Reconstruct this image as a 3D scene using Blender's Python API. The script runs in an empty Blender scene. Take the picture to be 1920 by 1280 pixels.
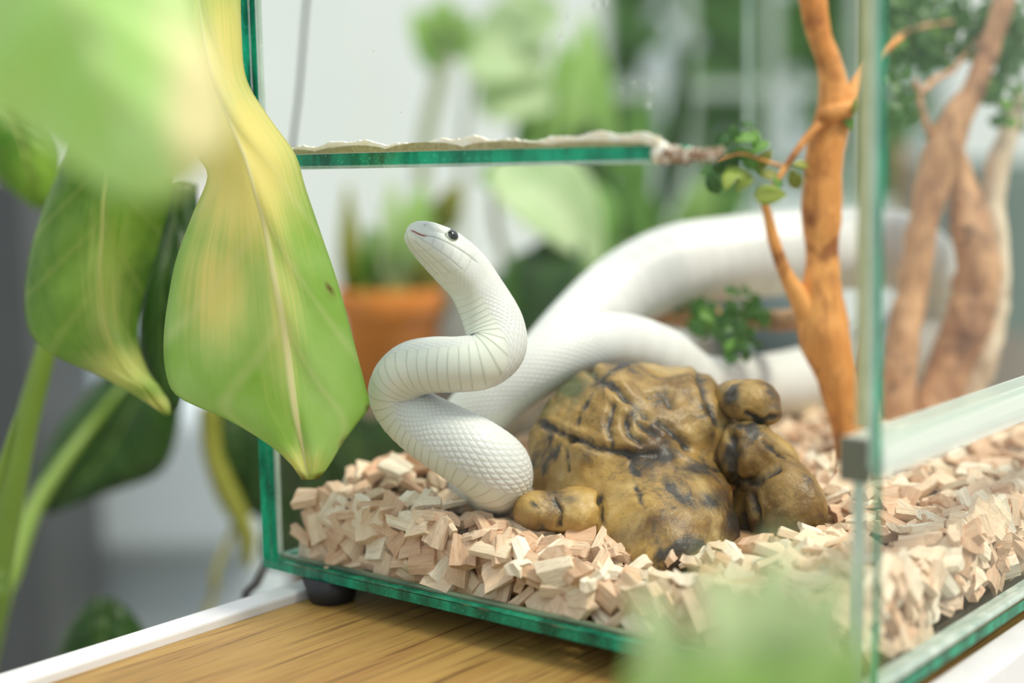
import bpy, bmesh, math, random
import numpy as np
from mathutils import Vector, Matrix, noise as mnoise

scene = bpy.context.scene
COL = scene.collection
PI = math.pi

# ------------------------------------------------------------------ camera
# World: tank corner nearest the camera at the origin, X along the front glass, Y into the tank, Z up (metres).
YAW, PITCH, ROLL, FPX = 0.688939, 0.1227235, -0.0204665, 2760.03
CAM = np.array([0.213057, -0.446924, 0.188545])
FW = np.array([-math.sin(YAW)*math.cos(PITCH), math.cos(YAW)*math.cos(PITCH), -math.sin(PITCH)])
_r = np.cross(FW, [0, 0, 1.0]); _r /= np.linalg.norm(_r); _u = np.cross(_r, FW)
RT = math.cos(ROLL)*_r + math.sin(ROLL)*_u
UP = -math.sin(ROLL)*_r + math.cos(ROLL)*_u
cam_data = bpy.data.cameras.new('camera'); cam = bpy.data.objects.new('camera', cam_data); COL.objects.link(cam)
m = Matrix.Identity(4)
for i in range(3):
    m[i][0], m[i][1], m[i][2], m[i][3] = RT[i], UP[i], -FW[i], CAM[i]
cam.matrix_world = m
cam_data.sensor_width = 36.0; cam_data.lens = FPX/1920*36
cam_data.clip_start = 0.02; cam_data.clip_end = 60
cam_data.dof.use_dof = True; cam_data.dof.focus_distance = 0.632; cam_data.dof.aperture_fstop = 2.7
scene.camera = cam

# ------------------------------------------------------------------ sky, sun, exposure
world = bpy.data.worlds.new('world'); scene.world = world; world.use_nodes = True
wn = world.node_tree.nodes; bgn = wn.get('Background') or wn.new('ShaderNodeBackground')
# overcast sky: zenith about three times as bright as the horizon
wl = world.node_tree.links
tc = wn.new('ShaderNodeTexCoord'); sx = wn.new('ShaderNodeSeparateXYZ'); wl.new(tc.outputs['Generated'], sx.inputs[0])
mr = wn.new('ShaderNodeMapRange'); mr.inputs[1].default_value = 0.0; mr.inputs[2].default_value = 1.0; mr.inputs[3].default_value = 0.55; mr.inputs[4].default_value = 1.35
wl.new(sx.outputs[2], mr.inputs[0]); wl.new(mr.outputs[0], bgn.inputs[1])
bgn.inputs[0].default_value = (0.92, 0.96, 1.0, 1)
sun_d = bpy.data.lights.new('sun', 'SUN'); sun = bpy.data.objects.new('sun', sun_d); COL.objects.link(sun)
sun_d.energy = 3.2; sun_d.angle = math.radians(14); sun_d.color = (1.0, 0.89, 0.74)
to_sun = Vector(RT*0.48 - FW*0.30) + Vector((0, 0, 0.90))
sun.rotation_euler = to_sun.to_track_quat('Z', 'Y').to_euler(); sun.location = (2, 0, 2)
scene.view_settings.view_transform = 'Standard'; scene.view_settings.look = 'None'
scene.view_settings.gamma = 1.0; scene.view_settings.use_curve_mapping = False
scene.view_settings.exposure = 0.10
scene.cycles.transparent_max_bounces = 32
scene.cycles.max_bounces = 10
scene.cycles.caustics_reflective = False; scene.cycles.caustics_refractive = False

def at(px, py, d):
    """world point that lies d metres in front of the camera at photograph pixel px, py"""
    return CAM + d*(FW + RT*(px-960)/FPX - UP*(py-640)/FPX)
def cdir(a):
    return RT*a[0] + UP*a[1] - FW*a[2]
def on_plane_y(px, py, Y):
    d = FW + RT*(px-960)/FPX - UP*(py-640)/FPX
    return CAM + d*(Y-CAM[1])/d[1]
def on_plane_z(px, py, Z):
    d = FW + RT*(px-960)/FPX - UP*(py-640)/FPX
    return CAM + d*(Z-CAM[2])/d[2]
def pix(P):
    d = np.asarray(P, float)-CAM
    z = d@FW
    return 960+FPX*(d@RT)/z, 640-FPX*(d@UP)/z, z

# ------------------------------------------------------------------ object helpers
def mesh_obj(name, verts, faces, mat=None, parent=None, smooth=False, attrs=None):
    me = bpy.data.meshes.new(name)
    me.from_pydata([tuple(map(float, v)) for v in verts], [], [tuple(map(int, f)) for f in faces])
    if mat is not None:
        for mm in (mat if isinstance(mat, (list, tuple)) else [mat]): me.materials.append(mm)
    if smooth: me.polygons.foreach_set('use_smooth', [True]*len(me.polygons))
    if attrs:
        for k, v in attrs.items():
            v = np.asarray(v, dtype=np.float32)
            if v.ndim == 1:
                a = me.attributes.new(k, 'FLOAT', 'POINT'); a.data.foreach_set('value', v)
            else:
                a = me.attributes.new(k, 'FLOAT_VECTOR', 'POINT'); a.data.foreach_set('vector', v.ravel())
    me.update()
    o = bpy.data.objects.new(name, me); COL.objects.link(o)
    if parent is not None: o.parent = parent; o.matrix_parent_inverse = Matrix.Translation(parent.location).inverted()
    return o
def empty(name, loc=(0, 0, 0)):
    o = bpy.data.objects.new(name, None); COL.objects.link(o); o.location = tuple(map(float, loc)); o.empty_display_size = .02
    return o
def tag(o, label=None, cat=None, group=None, kind=None):
    if label: o['label'] = label
    if cat: o['category'] = cat
    if group: o['group'] = group
    if kind: o['kind'] = kind
    return o
def box_data(x0, x1, y0, y1, z0, z1):
    v = [(x0,y0,z0),(x1,y0,z0),(x1,y1,z0),(x0,y1,z0),(x0,y0,z1),(x1,y0,z1),(x1,y1,z1),(x0,y1,z1)]
    f = [(0,3,2,1),(4,5,6,7),(0,1,5,4),(1,2,6,5),(2,3,7,6),(3,0,4,7)]
    return v, f
def box(name, x0, x1, y0, y1, z0, z1, mat, parent=None, bevel=0, seg=2):
    v, f = box_data(x0, x1, y0, y1, z0, z1)
    o = mesh_obj(name, v, f, mat, parent)
    if bevel: add_bevel(o, bevel, seg)
    return o
def add_bevel(o, w, seg=2):
    b = o.modifiers.new('bevel', 'BEVEL'); b.width = w; b.segments = seg; b.limit_method = 'ANGLE'
    return o
def catmull(P, n):
    """n samples along a Catmull-Rom curve through the rows of P (any width)"""
    P = np.asarray(P, float)
    Q = np.vstack([2*P[0]-P[1], P, 2*P[-1]-P[-2]])
    d = np.linalg.norm(np.diff(P[:, :3], axis=0), axis=1)+1e-9
    cum = np.concatenate([[0], np.cumsum(d)]); s = np.linspace(0, cum[-1], n)
    k = np.clip(np.searchsorted(cum, s, side='right')-1, 0, len(P)-2)
    t = ((s-cum[k])/d[k])[:, None]
    p0, p1, p2, p3 = Q[k], Q[k+1], Q[k+2], Q[k+3]
    return .5*((2*p1)+(-p0+p2)*t+(2*p0-5*p1+4*p2-p3)*t*t+(-p0+3*p1-3*p2+p3)*t**3)
def tube_data(path, radii, nu=10, cap=True, rough=0, seed=0, freq=60):
    path = np.asarray(path, float); n = len(path); radii = np.broadcast_to(radii, (n,))
    T = np.gradient(path, axis=0); T /= np.linalg.norm(T, axis=1)[:, None]+1e-12
    ref = np.array([0.1, 0.3, 0.95]); N = ref-T[0]*(T[0]@ref)
    if np.linalg.norm(N) < .2: ref = np.array([1., 0, 0]); N = ref-T[0]*(T[0]@ref)
    V = []
    for i in range(n):
        N = N-T[i]*(N@T[i]); N /= np.linalg.norm(N)+1e-12
        B = np.cross(T[i], N)
        for k in range(nu):
            a = 2*PI*k/nu; dirv = math.cos(a)*N+math.sin(a)*B; r = radii[i]
            if rough:
                q = path[i]+dirv*r
                r *= 1+rough*mnoise.noise(Vector(q*freq)+Vector((seed*7.1, 0, 0)))+.5*rough*mnoise.noise(Vector(q*freq*2.7))
            V.append(path[i]+dirv*r)
    F = []
    for i in range(n-1):
        for k in range(nu):
            k2 = (k+1) % nu; F.append((i*nu+k, i*nu+k2, (i+1)*nu+k2, (i+1)*nu+k))
    if cap:
        F.append(tuple(range(nu-1, -1, -1))); F.append(tuple((n-1)*nu+k for k in range(nu)))
    return V, F
def tube(name, pts, radii, mat, parent=None, n=24, nu=10, **kw):
    pts = np.asarray(pts, float); rad = np.broadcast_to(np.asarray(radii, float), (len(pts),))
    c = catmull(np.column_stack([pts, rad]), n)
    V, F = tube_data(c[:, :3], np.maximum(c[:, 3], 1e-4), nu, **kw)
    return mesh_obj(name, V, F, mat, parent, smooth=True)
def lathe(name, prof, c, mat, parent=None, n=36):
    V, F = [], []
    for r, z in prof:
        for k in range(n):
            a = 2*PI*k/n; V.append((c[0]+r*math.cos(a), c[1]+r*math.sin(a), c[2]+z))
    for i in range(len(prof)-1):
        for k in range(n):
            k2 = (k+1) % n; F.append((i*n+k, i*n+k2, (i+1)*n+k2, (i+1)*n+k))
    F.append(tuple(range(n-1, -1, -1))); F.append(tuple((len(prof)-1)*n+k for k in range(n)))
    o = mesh_obj(name, V, F, mat, parent, smooth=True)
    return o
def merge(parts):
    V, F = [], []
    for v, f in parts:
        k = len(V); V += list(v); F += [tuple(i+k for i in q) for q in f]
    return V, F

# ------------------------------------------------------------------ material helpers
class NT:
    def __init__(s, name):
        s.m = bpy.data.materials.new(name); s.m.use_nodes = True; s.t = s.m.node_tree
        s.t.nodes.clear(); s.out = s.t.nodes.new('ShaderNodeOutputMaterial')
    def n(s, typ, **kw):
        nd = s.t.nodes.new('ShaderNode'+typ)
        for k, v in kw.items():
            if isinstance(k, str) and hasattr(nd, k): setattr(nd, k, v)
        return nd
    def l(s, a, b): s.t.links.new(a, b)
    def set(s, sock, v):
        if hasattr(v, 'is_output'): s.l(v, sock)
        else: sock.default_value = v if not (isinstance(v, (tuple, list)) and len(v) == 3 and sock.type == 'RGBA') else (*v, 1)
    def bsdf(s, color, rough=.5, normal=None, **kw):
        b = s.n('BsdfPrincipled'); s.set(b.inputs['Base Color'], color); s.set(b.inputs['Roughness'], rough)
        for k, v in kw.items(): s.set(b.inputs[k], v)
        if normal is not None: s.l(normal, b.inputs['Normal'])
        return b.outputs[0]
    def math(s, op, a, b=None, c=None, clamp=False):
        nd = s.n('Math', operation=op); nd.use_clamp = clamp
        for i, v in enumerate((a, b, c)):
            if v is not None: s.set(nd.inputs[i], v)
        return nd.outputs[0]
    def mix(s, f, a, b, mode='MIX'):
        nd = s.n('Mix'); nd.data_type = 'RGBA'; nd.blend_type = mode
        s.set(nd.inputs[0], f); s.set(nd.inputs[6], a); s.set(nd.inputs[7], b); return nd.outputs[2]
    def mixs(s, f, a, b):
        nd = s.n('MixShader'); s.set(nd.inputs[0], f); s.l(a, nd.inputs[1]); s.l(b, nd.inputs[2]); return nd.outputs[0]
    def noise(s, scale, vec=None, detail=4, rough=.55, dist=0):
        nd = s.n('TexNoise'); nd.inputs['Scale'].default_value = scale; nd.inputs['Detail'].default_value = detail
        nd.inputs['Roughness'].default_value = rough; nd.inputs['Distortion'].default_value = dist
        if vec is not None: s.l(vec, nd.inputs['Vector'])
        return nd.outputs[0]
    def ramp(s, f, stops):
        nd = s.n('ValToRGB'); e = nd.color_ramp.elements
        while len(e) < len(stops): e.new(.5)
        for el, (p, c) in zip(e, stops): el.position = p; el.color = (*c, 1) if len(c) == 3 else c
        s.l(f, nd.inputs[0]); return nd.outputs[0]
    def rng(s, v, a, b, c=0., d=1., smooth=False):
        nd = s.n('MapRange'); nd.clamp = True
        if smooth: nd.interpolation_type = 'SMOOTHSTEP'
        s.set(nd.inputs[0], v)
        for i, q in enumerate((a, b, c, d)): nd.inputs[i+1].default_value = q
        return nd.outputs[0]
    def attr(s, name, vec=False):
        nd = s.n('Attribute'); nd.attribute_name = name; return nd.outputs[1] if vec else nd.outputs[2]
    def obj(s): return s.n('TexCoord').outputs['Object']
    def pos(s): return s.n('NewGeometry').outputs['Position']
    def mapping(s, vec, scale):
        nd = s.n('Mapping'); nd.inputs['Scale'].default_value = scale; s.l(vec, nd.inputs[0]); return nd.outputs[0]
    def sep(s, v):
        nd = s.n('SeparateXYZ'); s.l(v, nd.inputs[0]); return nd.outputs
    def bump(s, h, strength=.3, dist=.001):
        nd = s.n('Bump'); nd.inputs['Strength'].default_value = strength; nd.inputs['Distance'].default_value = dist
        s.l(h, nd.inputs['Height']); return nd.outputs[0]
    def done(s, shader): s.l(shader, s.out.inputs[0]); return s.m
def simple(name, color, rough=.5, **kw):
    t = NT(name)
    n = t.noise(35, t.pos(), 3)
    c = t.mix(t.rng(n, .3, .7), tuple(x*.92 for x in color), tuple(min(1, x*1.06) for x in color))
    return t.done(t.bsdf(c, rough, **kw))

# glass: clear body that reflects more at grazing angles; its cut edges are green
def make_glass(name, tint, refl=1.0):
    t = NT(name)
    lw = t.n('LayerWeight'); lw.inputs['Blend'].default_value = .5
    f5 = t.math('POWER', lw.outputs['Facing'], 5.0)
    fac = t.math('MULTIPLY', t.math('MULTIPLY_ADD', f5, .38, .006), refl)
    tr = t.n('BsdfTransparent'); tr.inputs[0].default_value = (*tint, 1)
    gl = t.n('BsdfGlossy'); gl.inputs['Roughness'].default_value = .015; gl.inputs[0].default_value = (1, 1, 1, 1)
    return t.done(t.mixs(fac, tr.outputs[0], gl.outputs[0]))
M = {}
M['glass'] = make_glass('clear_glass', (.975, .992, .982))
def make_edge(name, dark, light):
    t = NT(name)
    n1 = t.noise(90, t.mapping(t.pos(), (1, 1, .35)), 3)
    n2 = t.noise(700, t.pos(), 2)
    c = t.mix(t.rng(n1, .38, .66), dark, light)
    c = t.mix(t.math('MULTIPLY', t.rng(n2, .6, .72), .55), c, tuple(min(1, x*1.7+.1) for x in light))
    b = t.bsdf(c, .12, **{'Specular IOR Level': .6})
    trl = t.n('BsdfTranslucent'); t.set(trl.inputs[0], c)
    return t.done(t.mixs(.35, b, trl.outputs[0]))
M['edge'] = make_edge('green_glass_edge', (.003, .13, .075), (.008, .46, .27))
M['edge_pale'] = make_edge('pale_glass_edge', (.45, .60, .53), (.72, .82, .77))
t = NT('silicone'); n = t.noise(300, t.pos(), 3)
M['silicone'] = t.done(t.bsdf(t.mix(t.rng(n, .4, .65), (.92, .80, .66), (.97, .93, .86)), .35, **{'Subsurface Weight': .3, 'Subsurface Radius': (.004, .003, .002), 'Subsurface Scale': 1.0}))
t = NT('dirty_silicone'); n = t.noise(420, t.pos(), 5)
M['glue_olive'] = t.done(t.bsdf(t.mix(t.rng(n, .35, .65), (.34, .29, .13), (.48, .42, .22)), .4))
t = NT('glue_residue'); n = t.noise(330, t.pos(), 5, .65)
M['residue'] = t.done(t.bsdf(t.ramp(n, [(.38, (.14, .06, .03)), (.50, (.45, .25, .15)), (.58, (.85, .78, .70))]), .45))
t = NT('grey_silicone'); n = t.noise(160, t.mapping(t.pos(), (.15, 1, 1)), 5)
M['glue_grey'] = t.done(t.bsdf(t.mix(t.rng(n, .35, .7), (.05, .10, .06), (.26, .31, .20)), .25))
t = NT('yellowed_silicone'); n = t.noise(200, t.pos(), 3)
M['glue_yellow'] = t.done(t.bsdf(t.mix(t.rng(n, .35, .65), (.50, .50, .28), (.62, .60, .38)), .3))
M['rubber'] = simple('black_rubber', (.012, .013, .016), .55)
M['cable'] = simple('black_cable', (.02, .02, .022), .45)
M['white_metal'] = simple('white_powder_coat', (.70, .72, .74), .32)
M['grey_plastic'] = simple('grey_plastic', (.16, .165, .13), .5)

# oak
t = NT('oak_veneer')
p = t.pos()
fine = t.noise(600, t.mapping(p, (1, .022, 1)), 2, .55)
mid = t.noise(170, t.mapping(p, (1, .05, 1)), 5, .6, .4)
wide = t.noise(26, t.mapping(p, (1, .12, 1)), 3, .5, .8)
c = t.mix(t.rng(wide, .3, .7), (.29, .17, .040), (.40, .255, .075))
c = t.mix(t.math('MULTIPLY', t.rng(mid, .47, .66), .6), c, (.26, .125, .035))
pore = t.math('MULTIPLY', t.rng(fine, .54, .62), t.rng(mid, .36, .56))
c = t.mix(t.math('MULTIPLY', pore, .75), c, (.09, .038, .008))
M['oak'] = t.done(t.bsdf(c, .5, t.bump(t.math('SUBTRACT', 1.0, pore), .35, .0004)))

# ------------------------------------------------------------------ room shell
FLOOR = -0.80
fh = np.array([FW[0], FW[1], 0]); fh /= np.linalg.norm(fh)
rh = np.array([fh[1], -fh[0], 0])
CF = np.array([CAM[0], CAM[1], 0])
def room(a, d, z):                       # a metres to the right of the view axis, d metres along it
    return CF + rh*a + fh*d + np.array([0, 0, z])
def rbox(name, a0, a1, d0, d1, z0, z1, mat, parent=None, bevel=0, seg=3):
    v, f = box_data(a0, a1, d0, d1, z0, z1)
    o = mesh_obj(name, [room(*q) for q in v], f, mat, parent)
    if bevel: add_bevel(o, bevel, seg)
    return o
t = NT('wall_paint'); n = t.noise(3, t.pos(), 3)
M['wall'] = t.done(t.bsdf(t.mix(t.rng(n, .3, .7), (.82, .85, .86), (.88, .90, .91)), .8))
t = NT('floor_boards'); n = t.noise(6, t.mapping(t.pos(), (1, .2, 1)), 4)
M['floor'] = t.done(t.bsdf(t.mix(t.rng(n, .3, .7), (.36, .34, .28), (.44, .42, .36)), .6))
WD = 3.4
fl = rbox('floor', -5, 5, -2.5, WD+.12, FLOOR-.05, FLOOR, M['floor']); tag(fl, 'pale beige floor of the room', 'floor', kind='structure')
WA0, WA1, WZ0, WZ1 = 0.22, 1.00, 0.05, 1.35      # window opening
wall = empty('wall_back', room(0, WD, FLOOR)); tag(wall, 'pale grey painted wall behind the terrarium', 'wall', kind='structure')
rbox('wall_panel', -5, WA0, WD, WD+.12, FLOOR, 2.2, M['wall'], wall)
rbox('wall_panel', WA1, 5, WD, WD+.12, FLOOR, 2.2, M['wall'], wall)
rbox('wall_panel', WA0, WA1, WD, WD+.12, FLOOR, WZ0, M['wall'], wall)
rbox('wall_panel', WA0, WA1, WD, WD+.12, WZ1, 2.2, M['wall'], wall)
rbox('baseboard_back', -5, 5, WD-.015, WD, FLOOR, FLOOR+.09, M['white_metal'], wall)
win = empty('window_1', room(.6, WD, WZ0)); tag(win, 'white framed window with narrow panes in the back wall', 'window', kind='structure')
M['frame'] = simple('window_frame_paint', (.48, .55, .50), .5)
for k in range(5):
    a = WA0+(WA1-WA0)*k/4
    rbox('mullion', a-.012, a+.012, WD+.02, WD+.07, WZ0, WZ1, M['frame'], win)
for z in (WZ0+.012, .34, .62, .92, WZ1-.012):
    rbox('glazing_bar', WA0, WA1, WD+.025, WD+.065, z-.012, z+.012, M['frame'], win)
for k in range(4):
    a = WA0+(WA1-WA0)*k/4
    rbox('pane', a+.012, a+(WA1-WA0)/4-.012, WD+.043, WD+.047, WZ0, WZ1, M['glass'], win)

# ------------------------------------------------------------------ leaf materials
def make_leaf(name, base, pale, vein, trans=.35, rough=.32, yellow=None, noise_scale=30, lat=9.0):
    """lf = (across -1..1, along 0..1, blotch weight)"""
    t = NT(name)
    x, y, z = t.sep(t.attr('lf', True))
    ax = t.math('ABSOLUTE', x)
    n = t.noise(noise_scale, t.pos(), 4, .55, .3)
    c = t.mix(t.rng(n, .32, .68), base, pale)
    if yellow is not None:
        streak = t.noise(60, t.mapping(t.attr('lf', True), (.35, .06, 0)), 3)
        wz = t.math('ADD', z, t.math('MULTIPLY_ADD', streak, .7, -.35))
        c = t.mix(t.rng(wz, .10, 1.0, smooth=True), c, yellow)
    # side veins run obliquely out of the midrib
    ph = t.math('FRACT', t.math('MULTIPLY', t.math('SUBTRACT', y, t.math('MULTIPLY', t.math('POWER', ax, .8), .22)), lat))
    dv = t.math('ABSOLUTE', t.math('SUBTRACT', ph, .5))
    vl = t.math('MULTIPLY', t.rng(dv, .0, .13, 1., 0., smooth=True), .20)
    mid = t.rng(ax, .012, .055, 1., 0., smooth=True)
    v = t.math('MAXIMUM', vl, mid)
    c = t.mix(v, c, vein)
    c = t.mix(t.attr('scar'), c, (.22, .10, .035))
    h = t.math('ADD', t.math('MULTIPLY', v, .7), t.math('MULTIPLY', t.noise(400, t.pos(), 2), .1))
    b = t.bsdf(c, rough, t.bump(h, .35, .0012))
    trl = t.n('BsdfTranslucent'); t.set(trl.inputs[0], t.mix(.5, c, t.mix(.6, c, (.65, .80, .12), 'MULTIPLY')))
    return t.done(t.mixs(trans, b, trl.outputs[0]))
M['monstera'] = make_leaf('monstera_leaf', (.36, .62, .09), (.52, .74, .26), (.92, .88, .54), .5, .33, (.94, .86, .34), 26, 6)
M['monstera_near'] = make_leaf('monstera_pale_leaf', (.56, .84, .26), (.66, .88, .46), (.80, .92, .56), .5, .45, (.97, .90, .60), 20, 6)
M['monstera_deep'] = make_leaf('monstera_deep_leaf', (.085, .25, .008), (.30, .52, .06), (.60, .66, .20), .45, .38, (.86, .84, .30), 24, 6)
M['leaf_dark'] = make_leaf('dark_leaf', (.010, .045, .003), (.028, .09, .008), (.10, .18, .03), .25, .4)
M['leaf_mid'] = make_leaf('mid_green_leaf', (.10, .28, .03), (.20, .42, .07), (.45, .55, .20), .35, .4)
M['leaf_pale'] = make_leaf('pale_leaf', (.58, .74, .42), (.76, .86, .60), (.84, .90, .72), .5, .5)
M['leaf_light'] = make_leaf('light_green_leaf', (.36, .62, .12), (.50, .72, .26), (.68, .80, .44), .4, .45)
M['leaf_olive'] = make_leaf('olive_leaf', (.26, .30, .03), (.40, .40, .06), (.50, .48, .16), .35, .45)
M['stem_green'] = simple('green_stem', (.13, .22, .02), .45)
M['stem_dark'] = simple('dark_stem', (.07, .12, .01), .5)
M['stem_olive'] = simple('olive_stem', (.28, .27, .05), .5)
M['stem_grey'] = simple('greyish_stem', (.36, .40, .24), .6)
M['terracotta'] = simple('terracotta', (.66, .215, .035), .8)
M['soil'] = simple('potting_soil', (.03, .02, .013), .9)
M['pot_grey'] = simple('slate_ceramic', (.12, .16, .17), .5)
M['pot_white'] = simple('white_ceramic', (.75, .76, .74), .35)

def leaf_rows(name, rows, mat, parent, nr=44, nc=9, bulge=.006, thick=.0006, quilt=.0008, blotch=None, edge_curl=0.0, scars=()):
    """broad leaf spanned by rows of (left, mid, right) points, each (px, py, distance)"""
    R = np.array([[at(*q) for q in row] for row in rows]).reshape(len(rows), 9)
    R = np.column_stack([R[:, 3:6], R[:, 0:3], R[:, 6:9]])
    R = catmull(R, nr); mid, lft, rgt = R[:, :3], R[:, 3:6], R[:, 6:]
    V, A = [], []
    xs = np.linspace(-1, 1, 2*nc+1)
    for i in range(nr):
        s = i/(nr-1)
        nrm = np.cross(rgt[i]-lft[i], mid[min(i+1, nr-1)]-mid[max(i-1, 0)])
        nrm /= np.linalg.norm(nrm)+1e-12
        if nrm@FW > 0: nrm = -nrm
        w = np.linalg.norm(rgt[i]-lft[i])
        for x in xs:
            e = (rgt if x > 0 else lft)[i]
            q = mid[i]+(e-mid[i])*abs(x)
            b = bulge*(1-(2*abs(x)-1)**2) * min(1, w/.03)
            b += quilt*math.sin((s-.22*abs(x)**.8)*2*PI*6) * (1-abs(x)**3)*min(1, w/.03)
            b -= edge_curl*abs(x)**4
            V.append(q+nrm*b); A.append((x, s, 0))
    n = 2*nc+1; F = [(i*n+k, i*n+k+1, (i+1)*n+k+1, (i+1)*n+k) for i in range(nr-1) for k in range(n-1)]
    A = np.array(A)
    if blotch is not None:
        for i, v in enumerate(V):
            a, b, _ = pix(v); A[i, 2] = max([g*math.exp(-(((a-cx)/rx)**2+((b-cy)/ry)**2)) for cx, cy, rx, ry, g in blotch])
    o = mesh_obj(name, V, F, mat, parent, smooth=True, attrs={'lf': A, 'scar': [max([0]+[math.exp(-((pix(v)[0]-a)/r)**2-((pix(v)[1]-b)/q)**2) for a, b, r, q in scars]) for v in V]})
    s = o.modifiers.new('thickness', 'SOLIDIFY'); s.thickness = thick; s.offset = 0
    return o
def blade_data(base, tip, width, face, curl=.15, fold=.25, nr=14, nc=4, shape=1.0):
    """elliptical leaf blade from base to tip; face = rough normal of its upper side"""
    base, tip, face = (np.asarray(q, float) for q in (base, tip, face))
    L = np.linalg.norm(tip-base); T = (tip-base)/L
    Sd = np.cross(T, face); Sd /= np.linalg.norm(Sd)+1e-9; N = np.cross(Sd, T)
    V, A = [], []
    xs = np.linspace(-1, 1, 2*nc+1)
    for i in range(nr):
        s = i/(nr-1)
        w = .5*width*(math.sin(PI*min(1, s**(.75*shape)))**.8 if 0 < s < 1 else .02)
        c = base+T*L*s+N*L*curl*math.sin(PI*s)
        for x in xs:
            V.append(c+Sd*w*x+N*w*fold*abs(x)**1.5); A.append((x, s, 0))
    n = 2*nc+1; F = [(i*n+k, i*n+k+1, (i+1)*n+k+1, (i+1)*n+k) for i in range(nr-1) for k in range(n-1)]
    return V, F, A
def blade(name, base, tip, width, face, mat, parent, thick=.0006, **kw):
    V, F, A = blade_data(base, tip, width, face, **kw)
    o = mesh_obj(name, V, F, mat, parent, smooth=True, attrs={'lf': np.array(A)})
    s = o.modifiers.new('thickness', 'SOLIDIFY'); s.thickness = thick; s.offset = 0
    return o
def pot(parent, c, r, h, mat, rim=True):
    """tapered flower pot standing at c, with soil"""
    prof = [(.001, 0), (r*.72, 0), (r*.97, h*.78)]
    prof += [(r*1.06, h*.78), (r*1.06, h), (r*.95, h), (r*.90, h*.86), (.001, h*.86)] if rim else [(r, h), (r*.92, h), (r*.9, h*.86), (.001, h*.86)]
    o = lathe('pot', prof, c, mat, parent)
    add_bevel(o, .0015)
    lathe('soil', [(.001, h*.87), (r*.9, h*.87), (r*.88, h*.89), (.001, h*.91)], c, M['soil'], parent)
# ------------------------------------------------------------------ side table under the tank
TZ = -0.012
table = empty('side_table', (-.145, .1, FLOOR)); tag(table, 'white framed side table with oak top carrying the terrarium', 'table')
box('tabletop', -.2852, -.0048, -.4848, .5848, TZ-.016, TZ, M['oak'], table)
for x0, x1 in ((-.300, -.285), (-.005, .010)):
    o = box('rim', x0, x1, -.5, .6, TZ-.030, TZ+.0045, M['white_metal'], table, .0016, 3)
for y0, y1 in ((-.5, -.485), (.585, .6)):
    o = box('rim', -.285, -.005, y0, y1, TZ-.030, TZ+.0045, M['white_metal'], table, .0016, 3)
for x in (-.298, -.010):
    for y in (-.498, .58):
        box('leg', x, x+.018, y, y+.018, FLOOR, TZ-.030, M['white_metal'], table, .002)

# ------------------------------------------------------------------ glass terrarium
tank = empty('terrarium', (-.155, .225, TZ)); tag(tank, 'frameless glass terrarium with green cut edges standing on black feet', 'terrarium')
TH = .40
def pane(name, x0, x1, y0, y1, z0, z1, thin, parent=tank, edge='edge'):
    v, f = box_data(x0, x1, y0, y1, z0, z1)
    o = mesh_obj(name, v, f, [M['glass'], M[edge]], parent)
    big = {'x': (3, 5), 'y': (2, 4), 'z': (0, 1)}[thin]
    for i, q in enumerate(o.data.polygons): q.material_index = 0 if i in big else 1
    return o
pane('base_pane', -.310, 0, 0, .45, 0, .0042, 'z')
pane('front_pane', -.310, 0, 0, .005, .0046, TH, 'y')
o = pane('left_pane', -.310, -.3056, .0053, .4447, .0046, TH, 'x')
o.data.materials.append(M['edge_pale']); o.data.polygons[4].material_index = 2
pane('back_pane', -.310, 0, .445, .450, .0046, TH, 'y', edge='edge_pale')
pane('lower_side_pane', -.0105, -.0055, .0053, .4447, .0046, .0795, 'x', edge='edge_pale')
pane('sliding_door', -.0052, -.0012, .0053, .25, .0830, TH, 'x', edge='edge_pale')
pane('sliding_door', -.0138, -.0098, .21, .4447, .0830, TH, 'x', edge='edge_pale')
# door track: a clear U channel whose end shows grey through the front glass
tr = NT('clear_track_plastic')
lw = tr.n('LayerWeight'); lw.inputs['Blend'].default_value = .5
tp = tr.n('BsdfTransparent'); tp.inputs[0].default_value = (.97, .99, .98, 1)
pb = tr.bsdf((.80, .86, .82), .18)
M['track'] = tr.done(tr.mixs(tr.math('MULTIPLY_ADD', lw.outputs['Facing'], .30, .36), tp.outputs[0], pb))
prof = [(-.0156, .0796), (0, .0796), (0, .0905), (-.0012, .0905), (-.0012, .0826), (-.0070, .0826), (-.0070, .0905), (-.0086, .0905), (-.0086, .0826), (-.0144, .0826), (-.0144, .0920), (-.0156, .0920)]
V = [(x, y, z) for y in (.0075, .4447) for x, z in prof]; nP = len(prof)
F = [tuple(range(nP)), tuple(range(2*nP-1, nP-1, -1))]+[(k, nP+k, nP+(k+1) % nP, (k+1) % nP) for k in range(nP)]
mesh_obj('door_track', V, F, M['track'], tank)
o = box('track_end_cap', -.0158, -.0046, .0052, .0074, .0772, .0925, M['grey_plastic'], tank, .0006); o['label'] = 'small grey end cap of the door track'
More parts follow.
